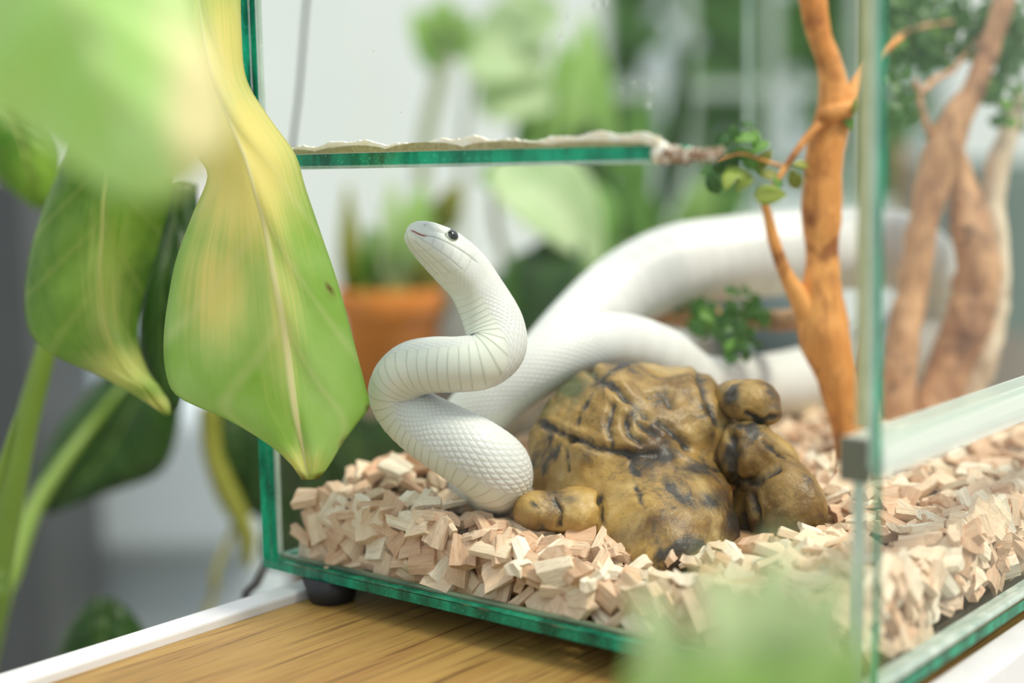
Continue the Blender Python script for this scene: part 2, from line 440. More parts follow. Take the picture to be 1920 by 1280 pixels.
# front brace with its rough glue
pane('front_brace', -.304, -.0925, .0056, .035, .1876, .1928, 'z')
rng = random.Random(4)
def ridge(name, x0, x1, y0, y1, zb, top, mat, n, ztop_noise, lab=None):
    V, F = [], []
    for i in range(n):
        x = x0+(x1-x0)*i/(n-1); z = top(x)+ztop_noise*mnoise.noise(Vector((x*420, 3.3, 0)))+.3*ztop_noise*mnoise.noise(Vector((x*1300, 9, 0)))
        z = max(z, zb+.0003)
        zb_ = zb(x) if callable(zb) else zb
        V += [(x, y0, zb_), (x, y0, z), (x, (y0+y1)/2, z+.0002), (x, y1, z-.0004), (x, y1, zb_)]
    for i in range(n-1):
        for k in range(5):
            k2 = (k+1) % 5; F.append((i*5+k, i*5+k2, i*5+5+k2, i*5+5+k))
    F.append((4, 3, 2, 1, 0)); F.append(tuple(range((n-1)*5, n*5)))
    o = mesh_obj(name, V, F, mat, tank, smooth=False)
    if lab: o['label'] = lab
    return o
g = .1929
ridge('glue_bead', -.304, -.0885, .0052, .0078, g, lambda x: g+.0040+.0010*math.sin(x*95)+.0006*math.sin(x*310), M['silicone'], 240, .0006, 'ragged pale glue bead on the brace')
def arcs(x):
    c = abs(math.sin(x*72+.6))**.6
    return g+.0008+.0026*c*(.6+.4*math.sin(x*23))
ridge('glue_smear', -.304, -.094, .00505, .00518, g, arcs, M['glue_olive'], 200, .0002, 'olive glue smear under the bead')
ridge('glue_strip', -.304, -.0925, .0052, .020, .1862, lambda x: .1874, M['edge_pale'], 30, .0001)
# rounded glue end and the crusty remains that run on along the glass
V, F = [], []
def blob(c, r, seed, nu=18, nv=12, amp=.18):
    V, F = [], []
    for i in range(nv+1):
        a = PI*i/nv
        for k in range(nu):
            b = 2*PI*k/nu; d = Vector((math.sin(a)*math.cos(b), math.sin(a)*math.sin(b), math.cos(a)))
            s = 1+amp*mnoise.noise(d*2.2+Vector((seed, 0, 0)))
            V.append((c[0]+d.x*r[0]*s, c[1]+d.y*r[1]*s, c[2]+d.z*r[2]*s))
    for i in range(nv):
        for k in range(nu):
            k2 = (k+1) % nu; F.append((i*nu+k, (i+1)*nu+k, (i+1)*nu+k2, i*nu+k2))
    return V, F
v, f = blob((-.0895, .0085, .1900), (.0042, .0034, .0042), 1.3)
mesh_obj('glue_end', v, f, M['silicone'], tank, smooth=True)
cr = []
for i in range(26):
    u = i/25; x = -.0875+u*.0235
    cr.append(blob((x, .0068+.0006*rng.random(), .1893-.0006*u+.0010*rng.uniform(-1, 1)), (.0020, .0016, .0027*(1-.35*u)*rng.uniform(.8, 1.15)), i*1.7, 10, 7, .5))
v, f = merge(cr); o = mesh_obj('glue_residue', v, f, M['residue'], tank, smooth=True); o['label'] = 'crusty brown and white glue residue'; o['kind'] = 'stuff'
v, f = merge([blob((-.0655, .0066, .1865), (.0006, .0006, .0008), 2, 8, 6, .1), blob((-.0668, .0066, .1861), (.0005, .0005, .0006), 3, 8, 6, .1)])
mesh_obj('water_drop', v, f, M['edge_pale'], tank, smooth=True)
for px_, py_, r_ in ((1222, 162, .0011), (1218, 196, .0012), (1190, 158, .0008), (1115, 10, .0013), (1135, 4, .0008), (1062, 30, .0008), (1165, 168, .0006), (1050, 66, .0008), (700, 95, .0005), (752, 210, .0005)):
    q = on_plane_y(px_, py_, -.0002); v, f = blob(q, (r_, .0004, r_*rng.uniform(.8, 1.3)), px_, 10, 7, .15)
    mesh_obj('water_drop', v, f, M['track'], tank, smooth=True)
# silicone seams
def bead(name, x0, x1, y0, y1, z0, z1, mat): return box(name, x0, x1, y0, y1, z0, z1, mat, tank, .0008)
bead('silicone_seam', -.0098, -.0056, .0052, .0066, .0960, TH, M['glue_yellow'])
bead('silicone_seam', -.3055, -.3040, .0052, .0080, .0060, TH, M['edge_pale'])
bead('silicone_seam', -.3040, -.0110, .0051, .0085, .0043, .0064, M['glue_grey'])
bead('silicone_seam', -.0054, -.0006, .0060, .4440, .0043, .0068, M['edge_pale'])
for x in (-.2742, -.020):
    for y in (.0098, .425):
        o = lathe('foot', [(.001, 0), (.0098, 0), (.0105, .001), (.0135, .0115), (.001, .0119)], (x, y, TZ), M['rubber'], tank, 32)
# power cord hanging behind the left side of the tank
cordpts = [at(640, -900, .90), at(625, -480, .88), at(590, -120, .86), at(575, 0, .86), at(561, 170, .85), at(548, 280, .84), at(528, 520, .83), at(514, 760, .82), at(518, 920, .80), at(515, 1010, .78), at(497, 1062, .765), at(472, 1112, .76), at(455, 1170, .76)]
end = np.array(cordpts[-1]); cordpts += [end+np.array([-.01, 0, -.15]), np.array([end[0]-.02, end[1], FLOOR+.012]), np.array([end[0]-.2, end[1]+.1, FLOOR+.006])]
tag(tube('power_cord', cordpts, [.0012]*6+[.0017, .0021]+[.0023]*(len(cordpts)-8), M['cable'], n=120, nu=8), 'thin black power cord hanging down behind the terrarium\'s left side', 'cord')

# ------------------------------------------------------------------ wood chip bedding
def bed(x, y):
    h = .027+.004*mnoise.noise(Vector((x*28, y*28, 1.7)))
    h += .016*math.exp(-(((x+.272)/.03)**2+((y-.066)/.035)**2))
    h += .005*math.exp(-(((x+.225)/.04)**2+((y-.020)/.02)**2))
    h -= .006*math.exp(-(((x+.160)/.030)**2+((y-.035)/.025)**2))
    h -= .011*math.exp(-(((x+.105)/.042)**2+((y-.030)/.040)**2))
    h -= .008*max(0, 1-y/.016)*(1 if x > -.25 else .3)
    h += .006*min(1, max(0, (y-.1)/.2))
    return h
t = NT('wood_chip')
lc = t.attr('lc', True); tone = t.attr('tone')
base = t.ramp(tone, [(0, (.40, .215, .12)), (.3, (.58, .35, .22)), (.55, (.74, .53, .385)), (.8, (.82, .67, .50)), (1, (.88, .79, .66))])
g1 = t.noise(1.0, t.mapping(lc, (140, 1900, 1400)), 3, .6)
g2 = t.noise(1.0, t.mapping(lc, (60, 420, 300)), 2)
c = t.mix(t.math('MULTIPLY', t.rng(g1, .45, .75), .40), base, (.36, .17, .07), 'MULTIPLY')
c = t.mix(t.math('MULTIPLY', t.rng(g2, .35, .7), .25), c, (.95, .84, .66))
M['chip'] = t.done(t.bsdf(c, .75, t.bump(t.math('ADD', t.math('MULTIPLY', g1, .8), g2), .55, .0008), **{'Specular IOR Level': .2}))
M['chip_core'] = simple('chip_dust', (.33, .19, .095), .9)
NXC, NYC = 5, 4
def chip_variant(seed):
    r = random.Random(seed)
    L, Wd, T = r.uniform(.0105, .0175), r.uniform(.0085, .0135), r.uniform(.0024, .0056)
    if r.random() < .18: Wd *= .5
    cn = [(r.uniform(-.10, .10)*L, r.uniform(-.12, .12)*Wd) for _ in range(4)]
    bend, twist = r.uniform(-.0014, .0014), r.uniform(-.0009, .0009)
    skew = r.uniform(-.30, .30)*Wd
    V, LC = [], []
    for side in (0, 1):
        for i in range(NXC):
            for j in range(NYC):
                u, v = i/(NXC-1), j/(NYC-1)
                x = (u-.5)*L; y = (v-.5)*Wd
                w = [(1-u)*(1-v), u*(1-v), u*v, (1-u)*v]
                x += sum(a*b[0] for a, b in zip(w, cn)); y += sum(a*b[1] for a, b in zip(w, cn))
                x += skew*(v-.5)
                if i in (0, NXC-1): x += r.uniform(-.0006, .0006)
                z = bend*(4*(v-.5)**2)+twist*4*(u-.5)*(v-.5)+r.uniform(-.00025, .00025)*1.0
                z += (T/2 if side else -T/2)*(1-.25*(abs(2*v-1)**3))+(.0004*((j % 2)*2-1) if side and T > .0025 else 0)
                V.append((x, y, z)); LC.append((x+seed*.013, y, z))
    n = NXC*NYC; F = []
    for i in range(NXC-1):
        for j in range(NYC-1):
            a = i*NYC+j; F.append((n+a, n+a+NYC, n+a+NYC+1, n+a+1)); F.append((a, a+1, a+NYC+1, a+NYC))
    rim = [j for j in range(NYC)]+[i*NYC+NYC-1 for i in range(1, NXC)]+[(NXC-1)*NYC+j for j in range(NYC-2, -1, -1)]+[i*NYC for i in range(NXC-2, 0, -1)]
    for k in range(len(rim)):
        a, b = rim[k], rim[(k+1) % len(rim)]; F.append((a, n+a, n+b, b))
    tone = min(1, max(0, r.gauss(.60, .26)))
    return np.array(V), F, np.array(LC), tone
VAR = [chip_variant(s) for s in range(34)]
def shape_word(k):
    v = VAR[k][0]; a, b, c = np.ptp(v[:, 0]), np.ptp(v[:, 1]), np.ptp(v[:, 2])
    lo, hi = min(a, b), max(a, b)
    return ('chunky ' if c > .0058 else 'thin ' if c < .0040 else '')+('narrow ' if hi/lo > 2 else 'long ' if hi/lo > 1.5 else 'squarish ' if hi/lo < 1.18 else '')
def pose_word(mtx):
    n = abs((mtx.to_3x3() @ Vector((0, 0, 1))).z)
    return 'lying flat' if n > .9 else 'tilted' if n > .55 else 'standing on edge'
def tone_word(q): return 'brown' if q < .34 else 'tan' if q < .55 else 'pale' if q < .78 else 'creamy'
VMESH = []
for s, (v, f, lc_, tone_) in enumerate(VAR):
    o = mesh_obj('chip_shape', v, f, M['chip'], attrs={'lc': lc_, 'tone': np.full(len(v), tone_)})
    VMESH.append(o.data); o.data.name = 'wood_chip_shape'; bpy.data.objects.remove(o)
# hollows where other things stand
def blocked(x, y):
    if ((x+.125)/.050)**2+((y-.115)/.050)**2 < 1: return True
    if ((x+.125)/.014)**2+((y-.226)/.014)**2 < 1: return True
    return False
placements = []
rg = random.Random(11)
def put(x, y, z, flat, pane_dir=None):
    k = rg.randrange(len(VAR))
    if pane_dir is None:
        e = Matrix.Rotation(rg.uniform(0, 2*PI), 4, 'Z') @ Matrix.Rotation(rg.gauss(0, flat), 4, 'X') @ Matrix.Rotation(rg.gauss(0, flat), 4, 'Y') @ Matrix.Rotation(rg.uniform(0, 2*PI), 4, 'Z')
    else:                                  # pressed against a pane, broad face towards it
        e = Matrix.Rotation(pane_dir, 4, 'Z') @ Matrix.Rotation(PI/2-rg.gauss(.30, .30), 4, 'X') @ Matrix.Rotation(rg.gauss(0, .3), 4, 'Y') @ Matrix.Rotation(rg.uniform(0, 2*PI), 4, 'Z')
    placements.append((Matrix.Translation((x, y, z)) @ e, k, pane_dir))
X0, X1, Y0, Y1 = -.2955, -.0180, .0135, .438
# against the front glass
for layer in range(4):
    x = X0+rg.uniform(0, .006)
    while x < -.018:
        z = .0090+layer*.0072+rg.uniform(-.002, .002)
        if z < bed(x, .012)+.004: put(x, .0110+rg.uniform(0, .005), z, .6, 0.0)
        x += rg.uniform(.0080, .0115)
# against the side glass
for layer in range(4):
    y = Y0+rg.uniform(0, .006)
    while y < .40:
        z = .0090+layer*.0072+rg.uniform(-.002, .002)
        if z < bed(-.02, y)+.004: put(-.0168-rg.uniform(0, .004), y, z, .6, PI/2)
        y += rg.uniform(.0080, .0115)
nfront = len(placements)
# the surface, two loose coats
for coat, step in ((0, .0108), (1, .0122)):
    y = Y0+.004
    while y < Y1:
        x = X0+.002
        while x < X1:
            xx, yy = x+rg.uniform(-.5, .5)*step, y+rg.uniform(-.5, .5)*step
            if X0 < xx < X1 and Y0 < yy < Y1 and not blocked(xx, yy):
                put(xx, yy, bed(xx, yy)-.001+coat*.0036+rg.uniform(-.001, .0015), .38 if coat else .55)
            x += step
        y += step
def chip_score(i):
    mtx, k, pd = placements[i]
    P = np.array(mtx.translation); a, b, z = pix(P)
    if not (-20 < a < 1940 and 700 < b < 1300): return -1
    s = 1/z
    if pd is None:
        n = i-nfront
        if P[2] < bed(P[0], P[1])+.0012: s *= .72
        if 1020 < a < 1500 and P[1] > .075: s *= .3
        if 800 < a < 1000 and P[1] > .07: s *= .5
    return s
order = sorted(range(len(placements)), key=chip_score, reverse=True)
singles = set(order[:300])
chip_n = 0
for i in order[:300]:
    mtx, k, pd = placements[i]
    P = mtx.translation; a, b, z = pix(np.array(P))
    o = bpy.data.objects.new('wood_chip', VMESH[k]); COL.objects.link(o); o.matrix_world = mtx
    tw = tone_word(VAR[k][3])
    q = (shape_word(k)+tw+' wood chip '+pose_word(mtx)).strip()
    if pd == 0.0:
        w = 'left of the snake' if a < 700 else 'below the snake' if a < 1000 else 'before the turtle' if a < 1330 else 'near the corner'
        lab, grp = f'{q} against the front glass {w}', f'chips at the front glass {w}'
    elif pd is not None:
        w = 'by the near corner' if P.y < .05 else 'left of centre' if P.y < .09 else 'further back'
        lab, grp = f'{q} against the right glass {w}', f'chips at the right glass {w}'
    elif a < 700: lab, grp = f'{q} in the heap left of the snake', 'chips left of the snake'
    elif a < 1010: lab, grp = f'{q} below the lowest coil', 'chips below the coil'
    elif a < 1200 and P.y < .08: lab, grp = f'{q} before the turtle hind leg', 'chips before the hind leg'
    elif a < 1380 and P.y < .08: lab, grp = f'{q} before the turtle shell', 'chips before the shell'
    elif a < 1560 and P.y < .08: lab, grp = f'{q} before the turtle foreleg', 'chips before the foreleg'
    elif a < 1640: lab, grp = f'{q} right of the turtle', 'chips right of the turtle'
    else:
        w = 'nearest' if b > 1080 else 'middle' if b > 960 else 'farthest'
        lab, grp = f'{q} on the {w} bed behind the right glass', f'chips on the {w} bed behind the right glass'
    tag(o, lab, 'wood chip', grp)
parts_v, parts_f, parts_l, parts_t = [], [], [], []
off = 0
for i in range(len(placements)):
    if i in singles: continue
    mtx, k, pd = placements[i]; v, f, l_, t_ = VAR[k]
    R3 = np.array(mtx.to_3x3()); parts_v.append(v@R3.T+np.array(mtx.translation)); parts_l.append(l_); parts_t.append(np.full(len(v), t_))
    parts_f += [tuple(q+off for q in ff) for ff in f]; off += len(v)
o = mesh_obj('wood_chip_bedding', np.vstack(parts_v), parts_f, M['chip'], attrs={'lc': np.vstack(parts_l), 'tone': np.concatenate(parts_t)})
tag(o, 'loose beige wood chip bedding spread over the terrarium floor', 'bedding', kind='stuff')
V, F = [], []
nx, ny = 60, 84
for j in range(ny):
    for i in range(nx):
        x = -.300+(.300-.0275)*i/(nx-1); y = .0225+(.444-.0225)*j/(ny-1)
        V.append((x, y, max(.006, bed(x, y)-.0055)))
nb = len(V)
for j in range(ny):
    for i in range(nx): V.append((V[j*nx+i][0], V[j*nx+i][1], .0048))
for j in range(ny-1):
    for i in range(nx-1):
        a = j*nx+i; F.append((a, a+1, a+nx+1, a+nx)); F.append((nb+a, nb+a+nx, nb+a+nx+1, nb+a+1))
for i in range(nx-1):
    F.append((i, nb+i, nb+i+1, i+1)); a = (ny-1)*nx+i; F.append((a, a+1, nb+a+1, nb+a))
for j in range(ny-1):
    a = j*nx; F.append((a, a+nx, nb+a+nx, nb+a)); a = j*nx+nx-1; F.append((a, nb+a, nb+a+nx, a+nx))
core = mesh_obj('chip_dust', V, F, M['chip_core'], o, smooth=True)
# ------------------------------------------------------------------ resin turtle ornament
t = NT('painted_resin')
p = t.pos(); dk = t.attr('wash_shade'); gr = t.attr('moss')
n1 = t.noise(42, p, 6, .62, .6); n2 = t.noise(210, p, 5, .65); n3 = t.noise(18, p, 4, .55, 1.0); n4 = t.noise(640, p, 3, .6)
c = t.mix(t.rng(n3, .38, .60), (.11, .052, .010), (.40, .245, .065))
c = t.mix(t.math('MULTIPLY', t.rng(n1, .50, .66), .55), c, (.55, .40, .17))
dark = t.math('ADD', dk, t.math('MULTIPLY', t.rng(n1, .49, .34), .9))
dark = t.math('ADD', dark, t.math('MULTIPLY_ADD', n2, .9, -.45), clamp=True)
c = t.mix(t.rng(dark, .18, .85), c, (.035, .028, .022))
c = t.mix(t.math('MULTIPLY', t.rng(n4, .62, .70), .6), c, (.06, .055, .05))
c = t.mix(t.rng(t.math('ADD', gr, t.math('MULTIPLY_ADD', n2, 1.0, -.5)), .25, .8), c, (.075, .085, .018))
M['resin'] = t.done(t.bsdf(c, .42, t.bump(t.math('ADD', n2, t.math('MULTIPLY', n4, .4)), .5, .0011)))
turtle = empty('turtle_ornament', (-.125, .115, .025)); tag(turtle, 'mottled yellow and black resin turtle half sunk in the wood chips', 'ornament')
CRACKS = [  # carved lines on the figure, photograph pixels, width px, depth mm
    ([(1102, 690), (1150, 728), (1200, 770), (1250, 805), (1292, 838)], 7, 2.4),
    ([(1072, 820), (1120, 838), (1190, 852), (1235, 858)], 7, 2.6),
    ([(1118, 728), (1098, 760), (1078, 800)], 4.5, 1.2), ([(1150, 760), (1140, 800), (1150, 830)], 6, 2.0),
    ([(1175, 785), (1180, 815), (1200, 830)], 6, 2.2), ([(1185, 770), (1205, 800), (1225, 815)], 6, 2.2),
    ([(1180, 855), (1190, 885), (1210, 905)], 4.5, 1.4), ([(1190, 905), (1200, 930), (1207, 945)], 5, 2.0),
    ([(1250, 905), (1275, 930), (1300, 948)], 4.5, 1.6), ([(1215, 740), (1245, 735), (1260, 760)], 5, 1.4),
    ([(1310, 700), (1325, 745), (1345, 790)], 8, 2.0), ([(1375, 820), (1372, 880), (1385, 960), (1400, 1010)], 9, 3.0),
    ([(1365, 900), (1420, 905), (1460, 880)], 6, 1.4), ([(1060, 840), (1066, 880)], 4, 1.0), ([(1030, 800), (1075, 820)], 6, 2.0),
    ([(1035, 935), (1050, 960), (1048, 985)], 5, 1.8), ([(1125, 930), (1132, 985)], 5, 1.6), ([(1000, 940), (1010, 960)], 4, 1.0),
    ([(1398, 775), (1425, 790), (1455, 780)], 4, 1.2), ([(1430, 830), (1470, 860)], 5, 1.0),
    ([(1410, 925), (1425, 960), (1420, 1000)], 5, 1.4)]
STAINS_SHADE = [(1235, 855, 45, 16, 1.0), (1300, 880, 40, 18, .9), (1335, 940, 30, 22, .9), (1160, 680, 30, 12, .9), (1245, 748, 22, 12, .7), (1385, 985, 28, 55, 1.1),  # dark stains, plus shadow painted onto the shell's left side
          (1330, 790, 26, 40, .5), (1370, 740, 20, 30, .9), (1060, 935, 35, 12, .6), (985, 830, 25, 60, .6), (1420, 905, 22, 18, .8), (1080, 860, 60, 20, .3), (1395, 800, 60, 10, .8), (1240, 1010, 80, 40, .25)]
MOSS = [(1060, 720, 50, 34, 1.0), (1095, 690, 30, 16, .8), (1020, 760, 30, 30, .7)]
def seg_dist(P, A, B):
    d = B-A; u = np.clip(((P-A)@d)/(d@d), 0, 1); return np.linalg.norm(P-(A+u[:, None]*d), axis=1)
def lump(name, pieces, seed, sub=5, amp=.0016, label=None, scale_all=1.0):
    """pieces: ellipsoids (centre, radii along right/up/towards) blended into one skin"""
    bm = bmesh.new(); bmesh.ops.create_icosphere(bm, subdivisions=sub, radius=1.0)
    D = np.array([v.co[:] for v in bm.verts]); Fc = [tuple(v.index for v in f.verts) for f in bm.faces]; bm.free()
    c0 = np.asarray(pieces[0][0], float); ax = np.array([RT, np.array([0, 0, 1.0]), -fh])
    dirs = D@ax
    # distance along each ray to a smooth union of the ellipsoids
    r_out = np.zeros(len(D))
    ts = np.linspace(.002, .10, 140)
    for tt in ts:
        P = c0+dirs*tt; val = np.zeros(len(D))
        for cc, rr in pieces:
            q = ((P-np.asarray(cc))@ax.T)/np.asarray(rr); val += np.exp(-3.2*((q**2).sum(1)-1))
        r_out = np.where(val >= 1, tt, r_out)
    P = c0+dirs*r_out[:, None]
    # smooth the ray steps
    nb_i = np.array([(f[k], f[(k+1) % 3]) for f in Fc for k in range(3)])
    for _ in range(6):
        S = np.zeros_like(P); cnt = np.zeros(len(P)); np.add.at(S, nb_i[:, 0], P[nb_i[:, 1]]); np.add.at(cnt, nb_i[:, 0], 1); P = .4*P+.6*S/cnt[:, None]
    out = P-c0; out /= np.linalg.norm(out, axis=1)[:, None]
    disp = np.array([amp*(mnoise.noise(Vector(q*55)+Vector((seed, 0, 0)))+.55*mnoise.noise(Vector(q*130)+Vector((0, seed, 0)))+.35*mnoise.noise(Vector(q*300))) for q in P])
    rel = P-CAM; z = rel@FW; px = np.column_stack([960+FPX*(rel@RT)/z, 640-FPX*(rel@UP)/z])
    front = (out@(-FW)) > -.15
    wash_shade = np.zeros(len(P)); moss = np.zeros(len(P))
    wob = np.array([5*mnoise.noise(Vector(q*260)) for q in P])
    for pl, w, dep in CRACKS:
        pl = np.array(pl, float); d = np.min([seg_dist(px, pl[k], pl[k+1]) for k in range(len(pl)-1)], axis=0)+wob
        g_ = np.exp(-(np.maximum(d, 0)/w)**2)*front
        disp -= dep*.001*g_; disp += .35*dep*.001*np.exp(-((d-2.2*w)/w)**2)*front; wash_shade = np.maximum(wash_shade, .95*g_)
    for cx, cy, rx, ry, gk in STAINS_SHADE: wash_shade = np.maximum(wash_shade, front*gk*np.exp(-((px[:, 0]-cx)/rx)**2-((px[:, 1]-cy)/ry)**2))
    for cx, cy, rx, ry, gk in MOSS: moss = np.maximum(moss, front*gk*np.exp(-((px[:, 0]-cx)/rx)**2-((px[:, 1]-cy)/ry)**2))
    P = P+out*disp[:, None]
    o = mesh_obj(name, P, Fc, M['resin'], turtle, smooth=True, attrs={'wash_shade': wash_shade, 'moss': moss})
    if label: o['label'] = label
    return o
k_ = .685/FPX
def R(px, py, tw, d=.685): return (px*d/FPX, py*d/FPX, tw)
lump('shell', [(at(1165, 880, .700), R(178, 205, .050, .70)), (at(1235, 955, .664), R(140, 98, .046, .664)), (at(1140, 990, .690), R(165, 80, .045, .69)), (at(1240, 1000, .655), R(125, 62, .046, .655)), (at(1290, 800, .70), R(85, 105, .035, .70))], 1.0, 6, .0026)
lump('head', [(at(1410, 752, .672), R(52, 42, .013, .672)), (at(1440, 775, .668), R(26, 22, .008)), (at(1375, 745, .685), R(40, 36, .012)), (at(1340, 770, .705), R(40, 40, .012))], 2.0, 5, .0010)
lump('shoulder', [(at(1405, 855, .668), R(58, 72, .018, .668)), (at(1450, 880, .672), R(52, 62, .018)), (at(1360, 850, .69), R(40, 60, .015))], 3.0, 5, .0012)
lump('foreleg', [(at(1490, 965, .652), R(62, 92, .018, .652)), (at(1455, 945, .662), R(64, 95, .020)), (at(1405, 985, .672), R(60, 75, .020))], 4.0, 5, .0010)
lump('hind_leg', [(at(1078, 958, .648), R(60, 48, .015, .648)), (at(1005, 958, .645), R(46, 38, .013)), (at(1110, 940, .675), R(60, 60, .016))], 5.0, 5, .0010)

# ------------------------------------------------------------------ white snake
# centre px, py, distance, thickness px, belly direction (right, up, towards the camera)
SN = [
 (765, 431, .624, 40, (-.50, -.62, .50)), (790, 447, .628, 66, (-.50, -.62, .50)), (820, 468, .632, 86, (-.50, -.62, .50)), (850, 491, .636, 94, (-.55, -.58, .50)), (880, 522, .640, 93, (-.62, -.5, .55)),
 (906, 565, .643, 100, (-.78, -.3, .58)), (926, 610, .643, 110, (-.80, -.1, .60)), (930, 650, .640, 112, (-.66, -.1, .72)), (905, 676, .637, 108, (-.35, -.15, .90)), (860, 683, .636, 104, (-.1, -.30, .95)),
 (810, 684, .638, 105, (-.10, -.40, .90)), (768, 694, .642, 105, (-.40, -.30, .85)), (742, 728, .648, 102, (-.80, -.35, .45)), (757, 766, .650, 104, (-.72, -.65, .22)), (800, 800, .648, 117, (-.58, -.80, .10)),
 (848, 828, .644, 127, (-.52, -.85, .05)), (895, 856, .643, 134, (-.45, -.88, 0)), (930, 885, .650, 136, (-.2, -.95, 0)), (928, 905, .672, 128, (0, -1, 0)), (895, 905, .695, 122, (0, -1, 0)), (865, 870, .712, 120, (0, -1, 0)),
 (880, 800, .715, 115, (0, -1, 0)), (930, 742, .712, 112, (0, -1, 0)), (1000, 692, .712, 110, (0, -1, 0)), (1080, 654, .72, 110, (0, -1, 0)), (1160, 645, .735, 112, (0, -1, 0)), (1240, 672, .752, 112, (0, -1, 0)),
 (1310, 722, .775, 112, (0, -1, 0)), (1390, 728, .815, 115, (0, -1, 0)), (1490, 716, .86, 118, (0, -1, 0)), (1590, 690, .90, 122, (0, -1, 0)), (1680, 650, .925, 126, (0, -1, 0)), (1740, 590, .93, 130, (0, -1, 0)), (1742, 520, .92, 134, (0, -1, 0)),
 (1690, 472, .90, 140, (0, -1, 0)), (1600, 466, .885, 148, (0, -1, 0)), (1480, 474, .87, 152, (0, -1, 0)), (1360, 486, .86, 152, (0, -1, 0)), (1260, 502, .845, 150, (0, -1, 0)), (1170, 545, .825, 142, (0, -1, 0)), (1090, 612, .80, 130, (0, -1, 0)),
 (1010, 690, .775, 110, (0, -1, 0)), (950, 755, .76, 90, (0, -1, 0)), (905, 815, .75, 70, (0, -1, 0)), (880, 870, .745, 48, (0, -1, 0)), (870, 905, .740, 20, (0, -1, 0))]
A_ = []
for px_, py_, d_, th, bd in SN: A_.append(np.concatenate([at(px_, py_, d_), [th*.5*d_/FPX], cdir(bd)]))
fine_c = catmull(np.array(A_), 6000)
seg = np.linalg.norm(np.diff(fine_c[:, :3], axis=0), axis=1); arc = np.concatenate([[0], np.cumsum(seg)]); LEN = arc[-1]
# even out small kinks of the guide points
kern = np.hanning(61); kern /= kern.sum()
sm = np.column_stack([np.convolve(np.pad(fine_c[:, k], 30, mode='reflect', reflect_type='odd'), kern, 'valid') for k in range(fine_c.shape[1])])
fine_c = sm
FRONT = .36
ss = np.concatenate([np.linspace(.0003, .004, 14), np.arange(.0043, FRONT, .00034), np.arange(FRONT, LEN-.001, .0013)])
Cn = np.column_stack([np.interp(ss, arc, fine_c[:, k]) for k in range(fine_c.shape[1])])
ctr, rad, bel = Cn[:, :3], Cn[:, 3], Cn[:, 4:7]
Tn = np.gradient(ctr, ss, axis=0); Tn /= np.linalg.norm(Tn, axis=1)[:, None]
Vn = bel-(bel*Tn).sum(1)[:, None]*Tn; Vn /= np.linalg.norm(Vn, axis=1)[:, None]
Sn = np.cross(Tn, Vn)
NU = 192
th = np.linspace(-PI, PI, NU, endpoint=False)
SS, TH_ = np.meshgrid(ss, th, indexing='ij')
RR = np.repeat(rad[:, None], NU, axis=1)
aT = np.abs(TH_)
# head shape: half height below / above, half width, along its length in mm
hs = np.array([0, .4, 1.2, 2.5, 5, 9, 14, 20, 26, 32, 38, 46])*.001
hw = np.array([.6, 2.2, 3.6, 4.9, 6.4, 7.9, 9.2, 10.4, 11.2, 11.2, 10.8, 11.2])*.001
hv = np.array([.6, 2.3, 3.7, 4.8, 6.0, 7.2, 8.4, 9.6, 10.4, 10.8, 10.8, 11.2])*.001
hd = np.array([.6, 2.6, 4.2, 5.6, 7.2, 8.8, 10.0, 10.8, 11.0, 11.0, 11.0, 11.4])*.001
bl = np.clip((SS-.034)/.012, 0, 1); bl = bl*bl*(3-2*bl)
W_ = np.interp(SS, hs, hw); HB = np.interp(SS, hs, hv); HT = np.interp(SS, hs, hd)
cv, sv = np.cos(TH_), np.sin(TH_)
H_ = np.where(cv > 0, HB, HT)
pw = 2.35
rh_ = (np.abs(cv/H_)**pw+np.abs(sv/W_)**pw)**(-1/pw)
# brow ridge and temple
rh_ = rh_+.0007*np.exp(-((SS-.0150)/.006)**2-((aT-math.radians(132))/.22)**2)
rh_ = rh_-.0009*np.exp(-((SS-.0095)/.006)**2-((aT-math.radians(112))/.30)**2)
body = RR*(1+.03*np.cos(2*TH_))
rr = rh_*(1-bl)+body*bl
# scale relief. belly plates are broad bands, flank and back carry rows of overlapping diamond scales
PER = .0037
belly = 1/(1+np.exp((aT-math.radians(58))*26))
a_ = SS/PER
fa = np.mod(a_+.10*(aT/1.0)**2, 1.0)
h_bel = fa**1.5-.6*np.exp(-((fa-1)/.06)**2); e_bel = np.minimum(fa, 1-fa)
seam_bel = np.exp(-(e_bel/.046)**2)
NR = 32
b_ = TH_/(2*PI)*NR
u_, v_ = a_*1.0+b_*.5*2*.5*2, a_*1.0-b_*.5*2*.5*2
fu, fv = np.abs(np.mod(u_, 1)-.5), np.abs(np.mod(v_, 1)-.5)
e_d = .5-np.maximum(fu, fv)
h_d = np.clip(e_d/.22, 0, 1); h_d = h_d*h_d*(3-2*h_d)
seam_d = np.exp(-(e_d/.05)**2)
onb = np.clip((SS-.036)/.010, 0, 1)
neck = np.clip((SS-.03)/.03, .45, 1)
relief = belly*.00020*h_bel+(1-belly)*.00040*h_d
rr = rr+relief*onb*neck
seam = (belly*seam_bel*.95+(1-belly)*seam_d*.58)*onb
